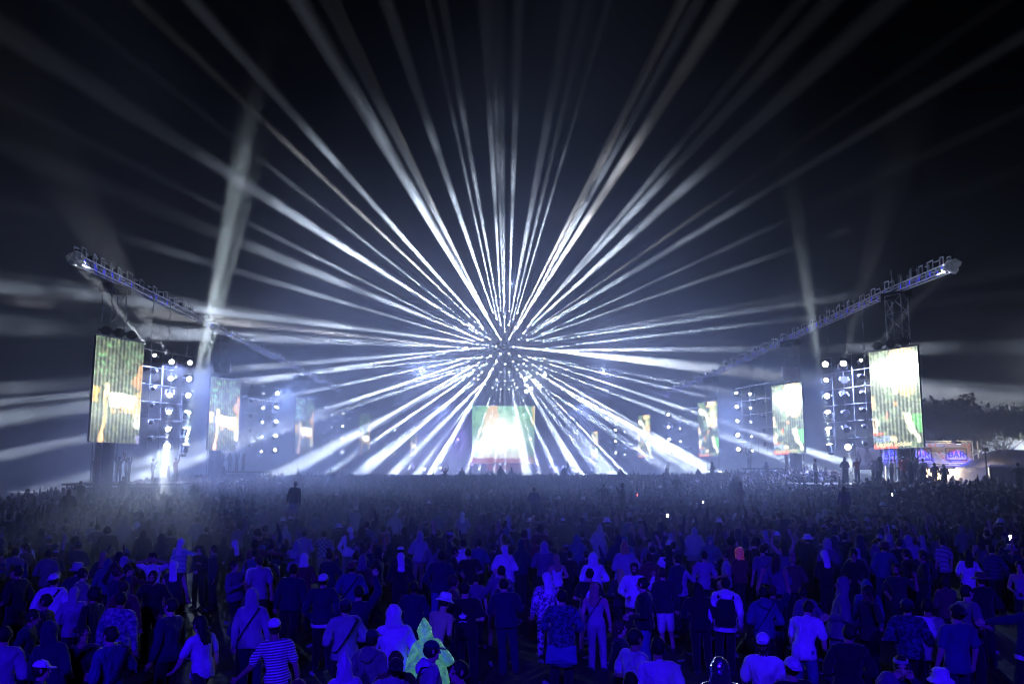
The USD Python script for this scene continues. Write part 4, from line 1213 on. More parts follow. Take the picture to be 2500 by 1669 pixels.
def dress(t, pose, head, hat, top, topc, bot, botc, skin, extras=(), fine=True, hair='hair_k', sleeve=None):
    obj('body', make_body(pose, fine), cm(skin), t, smooth=True)
    bend = POSES[pose][2]
    if top != 'none':
        obj({'hoodie': 'hoodie', 'jacket': 'jacket', 'coat': 'coat', 'poncho': 'poncho', 'tee': 'shirt', 'strappy': 'top', 'vest': 'vest'}[top], make_top(pose, top, fine), cm(topc), t, smooth=True)
    obj({'trousers': 'trousers', 'shorts': 'shorts', 'skirt': 'skirt'}[bot], make_bottom(pose, bot, fine), cm(botc), t, smooth=True)
    for s in (-1, 1):
        obj('shoe', make_shoes(pose, s), cm('char'), t, smooth=True)
    for part, m in make_head(head, fine).items():
        c = hair if part == 'hair' else hat
        obj(part, bend_mesh(m.copy(), bend), cm(c), t, smooth=35 if part in ('hat',) else True)
    for x in extras:
        k, c = x if isinstance(x, tuple) else (x, 'black')
        nm = {'strap': 'shoulder_strap', 'hooddown': 'lowered_hood', 'hem': 'shirt_hem', 'eyes': 'eyes', 'bag_skirt': 'tied_bag', 'drop_bag': 'small_bag'}.get(k, k)
        obj(nm, bend_mesh(make_extra(k).copy(), bend), cm(c), t, smooth=30)
    return t


def stand(x, y, h, lift=0.0):
    """Where someone h metres tall stands whose head top shows at pixel (x, y)."""
    lo, hi = 4.0, 160.0
    f = lambda d: (lambda p: p[2] - float(ground_z(p[0], p[1])) - lift - h)(at(x, y, d))
    for _ in range(50):
        mid = (lo + hi) / 2
        if f(mid) > 0:
            lo = mid
        else:
            hi = mid
    p = at(x, y, lo)
    return np.array([p[0], p[1], float(ground_z(p[0], p[1])) + lift])


ZX = {'A': 0, 'B': 600, 'C': 1200, 'D': 1850}
hand_labels = []
taken = []     # ground positions, radius


def person(region, zx, zy, h, face, pose, head, hat, top, topc, bot, botc, label, skin='skin_l', extras=(), hair='hair_k', lift=0.0, dscale=1.0):
    x, y = ZX[region] + zx / 3.0215, 1150 + zy / 3.0215
    p = stand(x, y, h, lift)
    pr_ = np.random.default_rng(int(zx * 7 + zy * 13))
    wd = h / 1.775 * pr_.uniform(.94, 1.12)
    t = thing('person', label, 'person', p, face + pr_.normal(0, 6), scale=(wd, wd, h / 1.775), tilt=pr_.normal(0, 2.6, 2))
    ex = list(extras)
    if 100 < face % 360 < 260:
        ex.append(('eyes', 'hair_k'))
    dress(t, pose, head, hat, top, topc, bot, botc, skin, ex, p[1] < 27, hair)
    taken.append((p[0], p[1], .34, x, y, h))
    hand_labels.append((p[0], p[1], label))
    return t


P = person
# far left part of the crowd
P('A', 395, 752, 1.80, 10, 'front', 'cap_back', 'white', 'hoodie', 'white', 'trousers', 'black', 'white backwards cap and bright white long shirt with thin shoulder strap', extras=['strap'])
P('A', 325, 905, 1.80, 100, 'front', 'short', 'black', 'jacket', 'black', 'trousers', 'black', 'dark haired profile in black jacket standing in front of the white capped shirt', 'skin_m')
P('A', 215, 1010, 1.74, -75, 'stoop', 'short', 'black', 'hoodie', 'navy', 'trousers', 'black', 'person in dark hoodie bending towards the black jacketed profile', 'skin_m')
P('A', 560, 855, 1.68, 15, 'front', 'scarf', 'pale', 'hoodie', 'pale', 'trousers', 'navy', 'pale headscarf and pale top beside the white long shirt')
P('A', 655, 855, 1.82, 70, 'front', 'curly', 'black', 'jacket', 'black', 'trousers', 'black', 'tall person with bushy dark hair in black beside the pale headscarf', 'skin_m')
P('A', 865, 882, 1.84, 5, 'down', 'short', 'black', 'hoodie', 'blue floral pale', 'trousers', 'black', 'mottled pale blue sweater seen from behind, dark short hair', 'skin_m')
P('A', 842, 1108, 1.78, 60, 'front', 'short', 'black', 'hoodie', 'blue', 'trousers', 'navy', 'close blue sweater with crossed strap, face turned aside, bottom of picture', extras=['strap'])
P('A', 605, 1140, 1.70, -150, 'phone', 'short', 'black', 'jacket', 'char', 'trousers', 'black', 'dim face turned to the camera behind the broad dark coat', 'skin_m')
P('A', 455, 1115, 1.86, 0, 'front', 'hood', 'navy', 'coat', 'navy', 'trousers', 'black', 'broad dark blue coat with hood up at the picture bottom')
P('A', 300, 1395, 1.66, -70, 'front', 'cap', 'white', 'hoodie', 'black', 'trousers', 'black', 'bright white cap with peak close to the bottom edge')
P('A', 15, 1135, 1.80, 10, 'front', 'short', 'black', 'jacket', 'pale', 'trousers', 'black', 'pale shoulder cut off by the left picture edge')
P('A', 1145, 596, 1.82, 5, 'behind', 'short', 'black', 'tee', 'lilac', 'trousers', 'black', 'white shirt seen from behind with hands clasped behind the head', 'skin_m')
P('A', 1148, 722, 1.78, 175, 'pocket', 'short', 'black', 'jacket', 'black', 'trousers', 'black', 'bearded person facing the camera in dark open jacket over blue shirt', 'skin_m', extras=[('beard', 'hair_k')])
P('A', 1325, 655, 1.72, 0, 'down', 'scarf', 'white', 'vest', 'char', 'trousers', 'black', 'white hood over dark waistcoat with pale sleeves')
P('A', 1340, 494, 1.80, -20, 'reachr', 'scarf', 'white', 'hoodie', 'white stripe teal', 'trousers', 'wine', 'white head cloth and banded jersey, arm stretched out')
P('A', 1715, 500, 1.70, 70, 'front', 'scarf', 'white', 'jacket', 'black', 'trousers', 'black', 'white head cloth over black clothes, face turned aside')
P('A', 1480, 545, 1.68, 165, 'front', 'long', 'black', 'jacket', 'black', 'trousers', 'black', 'long haired face looking back in front of the banded jersey')
P('A', 1592, 540, 1.72, 130, 'cup', 'short', 'black', 'jacket', 'char', 'trousers', 'black', 'dim face between the two white head cloths, hand raised', 'skin_m')
P('A', 1255, 940, 1.84, 65, 'cup', 'short', 'black', 'jacket', 'navy', 'trousers', 'black', 'profile in dark jacket holding a pale cup at chest height')
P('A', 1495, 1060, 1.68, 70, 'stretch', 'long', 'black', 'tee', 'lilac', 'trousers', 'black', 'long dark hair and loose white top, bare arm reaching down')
P('A', 1872, 876, 1.84, 5, 'down', 'hood', 'pale', 'hoodie', 'pale', 'trousers', 'navy', 'large pale hoodie with hood up and thin crossed strap', extras=['strap'])
P('A', 1925, 625, 1.80, 0, 'down', 'short', 'wine', 'tee', 'pale', 'trousers', 'black', 'pale shirt back above the large pale hoodie', hair='hair_b')
P('A', 812, 405, 1.85, 0, 'down', 'curly', 'black', 'jacket', 'black', 'trousers', 'black', 'big bushy haired silhouette against the lit smoke', 'skin_m')
P('A', 920, 346, 1.74, -10, 'front', 'hood', 'blue', 'hoodie', 'blue', 'trousers', 'navy', 'blue hood close to the bushy haired silhouette')
P('A', 725, 388, 1.78, 10, 'front', 'short', 'black', 'tee', 'navy', 'trousers', 'black', 'short haired silhouette in dark shirt left of the bushy hair', 'skin_m')
P('A', 1090, 362, 1.76, 0, 'down', 'hood', 'black', 'hoodie', 'black', 'trousers', 'black', 'black pointed hood silhouette in the bright smoke')
P('A', 1065, 432, 1.78, 0, 'down', 'long', 'black', 'hoodie', 'black', 'trousers', 'black', 'long haired dark silhouette below the black hood')
P('A', 1210, 462, 1.72, 0, 'front', 'hood', 'char', 'hoodie', 'char', 'trousers', 'black', 'round dark hood left of the raised elbow')
P('A', 1358, 300, 1.80, 0, 'down', 'short', 'black', 'hoodie', 'blue check', 'trousers', 'black', 'blue checked shirt back in the smoky middle')
P('A', 1500, 405, 1.76, 0, 'down', 'short', 'black', 'jacket', 'black', 'trousers', 'black', 'short dark hair above black jacket behind the banded jersey')
P('A', 565, 515, 1.74, 10, 'front', 'band', 'purple', 'hoodie', 'navy', 'trousers', 'black', 'dark hair with violet headband and dark top', 'skin_m')
P('A', 365, 560, 1.80, 0, 'front', 'short', 'black', 'hoodie', 'purple', 'trousers', 'black', 'tousled dark hair and dim violet sweater', 'skin_m')
P('A', 235, 525, 1.76, 150, 'front', 'long', 'black', 'jacket', 'brown', 'trousers', 'black', 'dim warm lit face with long hair turned back', 'skin_m')
P('A', 95, 555, 1.80, 10, 'front', 'short', 'black', 'hoodie', 'purple', 'trousers', 'black', 'dim violet sweater near the side edge of the crowd')
P('A', 150, 690, 1.86, 60, 'front', 'short', 'black', 'coat', 'black', 'trousers', 'black', 'large dark coat, profile with lit cheek', 'skin_m')
P('A', 1770, 650, 1.72, -90, 'cup', 'short', 'black', 'hoodie', 'purple', 'trousers', 'black', 'violet shirt in profile holding a cup beside the pale shirt')
P('A', 935, 802, 1.74, 0, 'down', 'short', 'wine', 'hoodie', 'wine', 'trousers', 'black', 'dim wine red hair and top behind the mottled sweater', 'skin_m', hair='hair_b')
P('A', 1760, 380, 1.76, 30, 'one_up', 'short', 'black', 'hoodie', 'purple', 'trousers', 'black', 'violet sleeve raised over a dark head')
# between the rider and the green film
r_ = P('B', 345, 72, 1.75, 0, 'down', 'band', 'white', 'hoodie', 'navy', 'shorts', 'pale', 'person in dark sweater and pale shorts standing on shoulders above the crowd', lift=1.46)
c_ = P('B', 345, 358, 1.78, 0, 'up', 'cap_back', 'white', 'tee', 'black', 'trousers', 'black', 'person with white cap carrying the one standing on the shoulders')
q_ = r_.GetAttribute('xformOp:translate').Get()
c_.GetAttribute('xformOp:translate').Set(Gf.Vec3d(q_[0], q_[1] - .06, q_[2] - 1.46))
P('B', 745, 412, 1.82, 5, 'pocket', 'hood', 'white', 'hoodie', 'white', 'trousers', 'grey', 'bright white hoodie with hood up and hands in pockets', extras=[])
P('B', 1092, 298, 1.82, 0, 'down', 'hood', 'pale', 'hoodie', 'pale', 'trousers', 'navy', 'tall pale hoodie with hood up in the hazy middle')
P('B', 1268, 446, 1.80, 0, 'front', 'hood', 'pale', 'hoodie', 'pale', 'trousers', 'tan', 'pale hoodie with hood up above tan trousers')
P('B', 335, 512, 1.68, 5, 'front', 'hood', 'pale', 'hoodie', 'pale', 'trousers', 'black', 'small pale hood left of the wide pale jacket')
P('B', 438, 430, 1.80, 0, 'front', 'short', 'black', 'jacket', 'pale', 'trousers', 'black', 'wide pale jacket under dark hair')
P('B', 572, 438, 1.72, 0, 'front', 'short', 'black', 'jacket', 'pale check', 'trousers', 'tan', 'narrow pale jacket left of the bright white hoodie')
P('B', 696, 386, 1.72, 0, 'down', 'bucket', 'white', 'jacket', 'black', 'trousers', 'black', 'white bucket hat peeping out behind the bright white hoodie')
P('B', 436, 610, 1.76, 5, 'front', 'hood', 'white', 'jacket', 'wine', 'trousers', 'black', 'white hood pulled over wine red jacket')
P('B', 842, 616, 1.80, -5, 'front', 'hood', 'grey', 'coat', 'olive', 'trousers', 'olive', 'grey hood and long olive coat')
P('B', 312, 682, 1.84, 5, 'down', 'short', 'black', 'jacket', 'navy', 'trousers', 'black', 'dark varsity jacket with bright pale sleeves seen from behind', 'skin_m')
P('B', 118, 610, 1.80, 0, 'down', 'short', 'wine', 'tee', 'white', 'trousers', 'navy', 'white shirt and dark reddish hair from behind', hair='hair_b')
P('B', 585, 750, 1.82, 5, 'pocket', 'cap_back', 'white', 'hoodie', 'navy', 'trousers', 'black', 'white backwards cap, dark sweater with white shirt hem showing below', extras=[('hem', 'white')])
P('B', 785, 662, 1.78, 0, 'front', 'cap_back', 'wine', 'hoodie', 'blue', 'trousers', 'black', 'dark red cap above blue sweater with crossed strap', extras=['strap'])
P('B', 1140, 604, 1.76, 5, 'front', 'scarf', 'white', 'jacket', 'black', 'trousers', 'black', 'white head cloth hanging over black jacket')
P('B', 1155, 548, 1.74, 0, 'down', 'cap', 'white', 'jacket', 'char', 'trousers', 'black', 'white flat cap just above the white head cloth')
P('B', 1020, 402, 1.78, -60, 'pocket', 'short', 'black', 'hoodie', 'navy floral red', 'trousers', 'black', 'profile in dark hoodie with small red print on the chest')
P('B', 1115, 462, 1.70, 0, 'down', 'long', 'black', 'jacket', 'black', 'trousers', 'black', 'long dark hair under the tall pale hoodie')
P('B', 1362, 500, 1.72, 20, 'front', 'long', 'black', 'hoodie', 'purple', 'trousers', 'black', 'dim violet top with long hair', hair='hair_b')
P('B', 1495, 555, 1.82, -80, 'front', 'short', 'black', 'jacket', 'black', 'trousers', 'black', 'dark profile looking across at the white sleeved person', 'skin_m')
P('B', 1612, 502, 1.80, 60, 'cup', 'short', 'black', 'hoodie', 'white', 'trousers', 'black', 'short hair and bright white sleeve in profile', 'skin_m')
P('B', 1712, 492, 1.82, 15, 'front', 'short', 'black', 'hoodie', 'blue', 'trousers', 'black', 'blue sweater shoulder beside the bright white sleeve')
P('B', 1676, 568, 1.76, 5, 'front', 'short', 'black', 'tee', 'black', 'trousers', 'black', 'black shirt with pale forearm and dark cropped hair')
P('B', 1382, 898, 1.80, -35, 'stoop', 'bucket', 'white', 'none', 'skin_l', 'trousers', 'black', 'bare backed person leaning over in white bucket hat')
P('B', 1120, 986, 1.86, 8, 'front', 'hood', 'white', 'hoodie', 'white', 'trousers', 'navy', 'big white hoodie with tall pointed hood beside the bare back')
P('B', 1385, 1122, 1.62, 40, 'stoop', 'hood_peak', 'GREEN', 'poncho', 'GREEN', 'trousers', 'black', 'bright green film poncho with hood glowing among dark people')
P('B', 1345, 1252, 1.76, -75, 'front', 'cap', 'navy', 'hoodie', 'pale', 'trousers', 'black', 'dark cap and pale jacket in front of the green poncho', extras=[('hooddown', 'lilac'), 'strap'])
P('B', 305, 1078, 1.82, 12, 'low', 'cap_back', 'white', 'tee', 'white stripe', 'trousers', 'black', 'fine striped white shirt, white topped cap, arm reaching out', 'skin_m', hair='hair_b')
P('B', 738, 932, 1.80, 20, 'front', 'cap', 'navy', 'hoodie', 'pale', 'trousers', 'black', 'pale sweater with dark crossed strap and dark cap', extras=['strap'])
P('B', 805, 845, 1.80, -10, 'one_up', 'short', 'black', 'jacket', 'navy', 'trousers', 'black', 'dark jacket with pale forearm raised over a bent head')
P('B', 765, 1366, 1.60, 5, 'front', 'hood_peak', 'lilac', 'hoodie', 'lilac', 'trousers', 'black', 'crumpled white hood and shoulders at the bottom edge')
P('B', 902, 1150, 1.76, -30, 'front', 'cap', 'navy', 'jacket', 'grey', 'trousers', 'black', 'dark cap over grey jacket with raised collar', extras=[('hooddown', 'grey')])
P('B', 972, 1355, 1.70, 10, 'front', 'cap_back', 'black', 'jacket', 'pale', 'trousers', 'black', 'black cap with pale band at the bottom edge', extras=[('hooddown', 'pale')])
P('B', 1105, 1330, 1.66, 0, 'front', 'long', 'black', 'jacket', 'brown', 'trousers', 'black', 'long brown hair in front of the big white hoodie', hair='hair_b')
P('B', 1640, 815, 1.84, 0, 'front', 'short', 'black', 'tee', 'black', 'trousers', 'black', 'black shirt with white maple leaf print on the back', extras=[('leaf_print', 'white')])
P('B', 1838, 690, 1.80, 10, 'face', 'short', 'black', 'hoodie', 'grey', 'shorts', 'tan', 'grey sweater, hands at the face, khaki shorts and one pale leg')
P('B', 1432, 580, 1.88, 5, 'pocket', 'short', 'black', 'jacket', 'navy', 'trousers', 'denim', 'broad dark jacket above lighter jeans, seen from behind', 'skin_d')
P('B', 1240, 800, 1.72, 0, 'front', 'short', 'black', 'hoodie', 'navy', 'trousers', 'black', 'dim dark sweater behind the white bucket hat', 'skin_d')
P('B', 1620, 1395, 1.74, 120, 'front', 'short', 'black', 'jacket', 'black', 'trousers', 'black', 'dark haired person with lit jaw near the bottom edge')
P('B', 420, 1520, 1.70, 0, 'front', 'cap_back', 'wine', 'tee', 'black', 'trousers', 'black', 'dark red cap rising from the bottom edge beside the striped shirt')
P('B', 150, 290, 1.76, 20, 'reachl', 'hood', 'purple', 'hoodie', 'purple', 'trousers', 'black', 'dim violet hoodie with arm held out under the rider')
P('B', 520, 300, 1.76, -20, 'reachr', 'short', 'black', 'hoodie', 'blue', 'trousers', 'black', 'blue sleeve stretched out level above the heads')
P('B', 655, 280, 1.74, 0, 'front', 'hood', 'blue', 'hoodie', 'blue', 'trousers', 'black', 'blue hooded top in haze beside the stretched sleeve')
P('B', 795, 265, 1.72, 0, 'front', 'bucket', 'white', 'poncho', 'pale', 'trousers', 'black', 'pale bucket hat and sloping pale poncho in the haze')
P('B', 1608, 296, 1.78, 0, 'front', 'scarf', 'white', 'hoodie', 'pale', 'trousers', 'black', 'white wrapped head in the haze above a dark row')
P('B', 1412, 288, 1.74, 0, 'front', 'cap_back', 'pale', 'hoodie', 'blue', 'trousers', 'black', 'pale cap in the haze left of the white wrapped head')
P('B', 1898, 545, 1.72, 0, 'front', 'scarf', 'white', 'poncho', 'white', 'trousers', 'black', 'long white head covering hanging to the waist')
# centre right
P('C', 395, 520, 1.80, 10, 'front', 'hood', 'pale', 'jacket', 'purple', 'trousers', 'black', 'pale hood above dark violet jacket with teal cloth at the side')
P('C', 495, 606, 1.66, 15, 'front', 'long', 'white', 'strappy', 'white', 'trousers', 'black', 'fair hair and white sleeveless top', hair='hair_l')
P('C', 398, 740, 1.74, 10, 'down', 'scarf', 'white', 'jacket', 'white floral purple', 'trousers', 'white floral navy', 'white head cloth with patterned white overall down to the feet')
P('C', 135, 790, 1.78, 0, 'face', 'short', 'black', 'hoodie', 'navy', 'trousers', 'navy', 'dark overall with both hands held up to the head')
P('C', 790, 396, 1.74, 0, 'front', 'hood_peak', 'pale', 'poncho', 'pale', 'trousers', 'black', 'pale pointed rain poncho like a cone in the haze')
P('C', 525, 342, 1.80, 5, 'front', 'cap_back', 'white', 'jacket', 'black', 'trousers', 'black', 'large white hat with dark rim standing tall in the haze')
P('C', 1000, 522, 1.84, 0, 'front', 'hood_peak', 'yellow', 'poncho', 'pale', 'trousers', 'black', 'pale poncho with yellowish edged pointed hood')
P('C', 755, 604, 1.80, 0, 'front', 'hood', 'white', 'hoodie', 'white', 'trousers', 'navy', 'smooth white hoodie with hood up behind the strappy top')
P('C', 690, 715, 1.78, 0, 'front', 'short', 'black', 'tee', 'black', 'shorts', 'pale', 'black shirt with small white drop shaped bag on the back', extras=[('drop_bag', 'white')])
P('C', 778, 820, 1.68, -5, 'down', 'long', 'white', 'strappy', 'pale', 'trousers', 'pale', 'fair haired person in strappy top and pale trousers, whole figure visible', hair='hair_l', extras=['strap'])
P('C', 1045, 668, 1.84, 172, 'fist', 'cap_back', 'black', 'jacket', 'white', 'trousers', 'brown', 'person facing the camera in white shirt with raised fist', 'skin_m', extras=[('beard', 'hair_k')])
P('C', 1135, 778, 1.84, 70, 'front', 'short', 'black', 'jacket', 'black', 'trousers', 'denim', 'dark jacket and speckled jeans beside the raised fist')
P('C', 1290, 706, 1.80, 5, 'down', 'short', 'wine', 'jacket', 'char', 'shorts', 'white', 'dark jacket above bright pale knee length shorts', hair='hair_b')
P('C', 1192, 600, 1.78, 0, 'front', 'short', 'wine', 'hoodie', 'wine', 'trousers', 'black', 'dark red sweater with reddish hair', extras=[('hooddown', 'wine')], hair='hair_b')
P('C', 1285, 548, 1.80, 10, 'front', 'long', 'black', 'tee', 'white', 'trousers', 'black', 'white shirt with dark straps and long dark hair', extras=['backpack'])
P('C', 1348, 604, 1.80, 40, 'front', 'short', 'black', 'jacket', 'navy', 'trousers', 'black', 'lit ear and cropped hair beside the white shirt with straps')
P('C', 1395, 650, 1.66, 160, 'fist', 'long', 'black', 'hoodie', 'pale', 'trousers', 'black', 'dancing person in pale sweater with hand raised, face towards camera')
P('C', 1548, 580, 1.78, -15, 'front', 'short', 'black', 'tee', 'pale', 'trousers', 'black', 'pale shirt leaning away under dark hair')
P('C', 1478, 414, 1.70, 0, 'front', 'hood', 'pale', 'poncho', 'pale', 'trousers', 'black', 'see through pale rain hood in the haze')
P('C', 1815, 566, 1.74, 20, 'front', 'hood', 'PINK', 'hoodie', 'wine', 'trousers', 'black', 'glowing pink hood, the only pink one in the crowd')
P('C', 1728, 580, 1.76, 60, 'front', 'short', 'black', 'tee', 'pale', 'trousers', 'black', 'dark haired profile with pale shirt beside the pink hood', 'skin_m')
P('C', 1700, 775, 1.82, -5, 'down', 'short', 'black', 'hoodie', 'white', 'trousers', 'black', 'white hoodie with lowered hood wearing a dark backpack', extras=['backpack', ('hooddown', 'white'), ('hem', 'white')])
P('C', 1545, 822, 1.70, 0, 'front', 'long', 'black', 'jacket', 'black', 'trousers', 'black', 'very long dark hair down the back of a black jacket')
P('C', 510, 868, 1.80, 0, 'front', 'short', 'black', 'coat', 'navy floral blue', 'trousers', 'black', 'long dark coat with pale bag tied round the hips', extras=[('bag_skirt', 'denim')])
P('C', 975, 1082, 1.68, -120, 'front', 'long', 'black', 'jacket', 'black', 'trousers', 'black', 'long haired face lit in profile above the white shirt', hair='hair_b')
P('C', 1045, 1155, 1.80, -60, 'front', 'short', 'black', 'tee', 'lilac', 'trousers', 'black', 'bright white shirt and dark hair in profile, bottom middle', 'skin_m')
P('C', 1232, 1225, 1.82, 0, 'down', 'short', 'black', 'tee', 'white', 'trousers', 'black', 'broad white shirt back with thin dark cord, bottom edge', 'skin_m', extras=[])
P('C', 1702, 1385, 1.70, -10, 'front', 'hood', 'FOIL', 'jacket', 'FOIL', 'trousers', 'black', 'shiny foil like hooded jacket with sparkling highlights')
P('C', 1010, 1498, 1.66, 0, 'front', 'short', 'black', 'jacket', 'purple', 'trousers', 'black', 'round dark head at the bottom edge before the white shirts')
P('C', 1610, 482, 1.74, 165, 'front', 'hood', 'blue', 'jacket', 'blue', 'trousers', 'black', 'hooded face turned to the camera in the haze')
P('C', 1340, 520, 1.72, 0, 'up', 'short', 'black', 'hoodie', 'navy', 'trousers', 'black', 'dark figure with both forearms up near the white shirt with straps')
# right part
P('D', 28, 1185, 1.80, 168, 'down', 'cap', 'white', 'tee', 'white', 'trousers', 'black', 'person facing the camera in pale cap and white shirt', 'skin_d', extras=[('beard', 'hair_k')])
P('D', 35, 850, 1.76, -5, 'front', 'short', 'black', 'jacket', 'blue', 'trousers', 'black', 'blue jacket with lowered hood and crossed strap', extras=['strap', ('hooddown', 'blue')])
P('D', 330, 930, 1.78, -30, 'lean', 'short', 'black', 'tee', 'white', 'trousers', 'denim', 'bent over person in white shirt and grey jeans')
P('D', 555, 782, 1.88, 70, 'front', 'hood', 'grey', 'poncho', 'grey', 'trousers', 'navy', 'large grey hooded cape in profile with crossed strap', extras=['strap'])
P('D', 600, 1100, 1.78, 0, 'front', 'short', 'black', 'jacket', 'black', 'trousers', 'black', 'black shirt back with white sleeve beside it, below the grey cape', 'skin_m')
P('D', 492, 494, 1.80, 0, 'front', 'hood', 'pale', 'hoodie', 'purple', 'trousers', 'black', 'tall pale hood over dim violet top')
P('D', 502, 582, 1.70, 0, 'front', 'scarf', 'white', 'jacket', 'black', 'trousers', 'black', 'small white head cloth in front of the tall pale hood')
P('D', 892, 462, 1.84, 0, 'front', 'cap_back', 'pale', 'hoodie', 'purple', 'trousers', 'black', 'pale cap directly behind the brown hat')
P('D', 895, 512, 1.82, 0, 'pocket', 'bucket', 'brown', 'jacket', 'blue', 'trousers', 'navy', 'brown hat and long blue jacket seen from behind')
P('D', 1365, 484, 1.80, 0, 'down', 'short', 'black', 'tee', 'white stripe navy', 'trousers', 'black', 'white shirt with dark stripes seen from behind')
P('D', 1520, 575, 1.76, 0, 'front', 'long', 'black', 'tee', 'white', 'trousers', 'black', 'white shirt between dark neighbours, long dark hair')
P('D', 1655, 750, 1.78, 10, 'front', 'straw', 'brown', 'jacket', 'black', 'trousers', 'black', 'brown brimmed hat above black jacket')
P('D', 1042, 678, 1.78, 150, 'fist', 'short', 'black', 'tee', 'char', 'trousers', 'black', 'bearded face looking back, forearm raised', 'skin_m', extras=[('beard', 'hair_k')])
P('D', 1120, 936, 1.78, -40, 'front', 'cap', 'navy', 'jacket', 'blue floral navy', 'trousers', 'black', 'dark cap and patterned shirt leaning inwards')
P('D', 1235, 928, 1.80, -30, 'front', 'short', 'black', 'tee', 'white', 'trousers', 'black', 'white shirt in half profile with dark hair and dark bag', 'skin_m')
P('D', 1405, 965, 1.86, 0, 'down', 'cap_back', 'black', 'tee', 'blue', 'trousers', 'navy', 'broad blue shirt back, black cap, bottom of the crowd')
P('D', 1558, 840, 1.84, -75, 'front', 'short', 'black', 'tee', 'grey', 'trousers', 'black', 'grey shirt in profile looking towards the picture edge')
P('D', 1890, 905, 1.84, 5, 'reachl', 'hood', 'navy', 'hoodie', 'navy', 'trousers', 'black', 'dark hoodie with arm stretched sideways at the picture edge', extras=[('hem', 'white')])
P('D', 1068, 1345, 1.70, 160, 'face', 'band', 'pale', 'jacket', 'navy', 'trousers', 'black', 'face to the camera with hands before the mouth, bottom edge')
P('D', 1310, 1455, 1.66, 10, 'front', 'bucket', 'white', 'jacket', 'black', 'trousers', 'black', 'white hat close to the bottom edge')
P('D', 950, 1500, 1.72, 0, 'front', 'hood', 'purple', 'coat', 'purple', 'trousers', 'black', 'dim violet hood and shoulders on the bottom edge')
P('D', 222, 1345, 1.70, 0, 'front', 'cap_back', 'white', 'tee', 'black', 'trousers', 'black', 'white cap worn backwards below the pale capped person')
P('D', 350, 466, 1.78, 15, 'front', 'bucket', 'white', 'jacket', 'black', 'trousers', 'black', 'white banded bucket hat in the haze')
P('D', 215, 500, 1.72, 0, 'up', 'long', 'black', 'strappy', 'purple', 'trousers', 'black', 'person with both arms raised in the haze')
P('D', 262, 610, 1.72, 0, 'front', 'bun', 'pale', 'hoodie', 'olive', 'trousers', 'black', 'fair bun hair under the arms of the dancer', hair='hair_l')
P('D', 150, 628, 1.70, -20, 'front', 'long', 'black', 'hoodie', 'purple', 'trousers', 'black', 'long hair and dim violet dress beside the fair bun', hair='hair_b')
P('D', 700, 585, 1.78, 160, 'front', 'short', 'black', 'jacket', 'black', 'trousers', 'black', 'dim face looking to camera right of the small white head cloth', 'skin_m')
P('D', 1190, 590, 1.80, 60, 'front', 'short', 'black', 'jacket', 'black', 'trousers', 'black', 'dark profile beside the bearded looking back face', 'skin_m')
P('D', 1750, 545, 1.74, 0, 'front', 'short', 'black', 'hoodie', 'purple stripe navy', 'trousers', 'black', 'dim violet striped shirt near the bright phone')
P('D', 1660, 470, 1.74, 0, 'front', 'long', 'black', 'strappy', 'purple', 'trousers', 'black', 'slender dim violet top with long hair near the bright phone', hair='hair_b')
P('D', 1930, 660, 1.72, 140, 'front', 'long', 'black', 'strappy', 'pale', 'trousers', 'black', 'bare armed person at the picture edge')
P('D', 1510, 400, 1.78, 0, 'front', 'hood', 'grey', 'hoodie', 'grey', 'trousers', 'black', 'grey hood in the haze before the striped shirt')

# ---- things held up
def held(name, x, y, d, size, mat, label, cat, rz=0.0):
    p = at(x, y, d)
    t = thing(name, label, cat, p, rz)
    if name == 'phone':
        obj('case', box((.075, .008, .15)), BLACK_METAL, t)
        obj('screen', box((.07, .003, .145), (0, -.006, 0)), mat, t)
    else:
        obj('cup_wall', trimesh.creation.revolve(np.array([(0, 0), (.03, 0), (.042, .12), (.039, .12), (.028, .01), (0, .01)]), sections=10), mat, t)
    return t


PH = glow('phone_screen', (.9, .93, 1.0), 6.0)
for x, y, d, lab in ((1850 + 1862 / 3.0215, 1150 + 490 / 3.0215, 24, 'brightly lit phone screen held up among the dim violet tops'), (1850 + 992 / 3.0215, 1150 + 170 / 3.0215, 44, 'bluish phone screen held high below the nearest right screen'), (1200 + 1298 / 3.0215, 1150 + 326 / 3.0215, 33, 'small bright phone in the haze above the rain hood'),
                     (1200 + 1562 / 3.0215, 1150 + 226 / 3.0215, 46, 'tiny phone glint in the back crowd towards the right screens')):
    held('phone', x, y, d, 1, PH, lab, 'phone')
rp = held('phone', 1200 + 1076 / 3.0215, 1150 + 172 / 3.0215, 52, 1, glow('phone_screen_red', (1.0, .1, .08), 5.0), 'phone with red screen held up in the far crowd', 'phone')

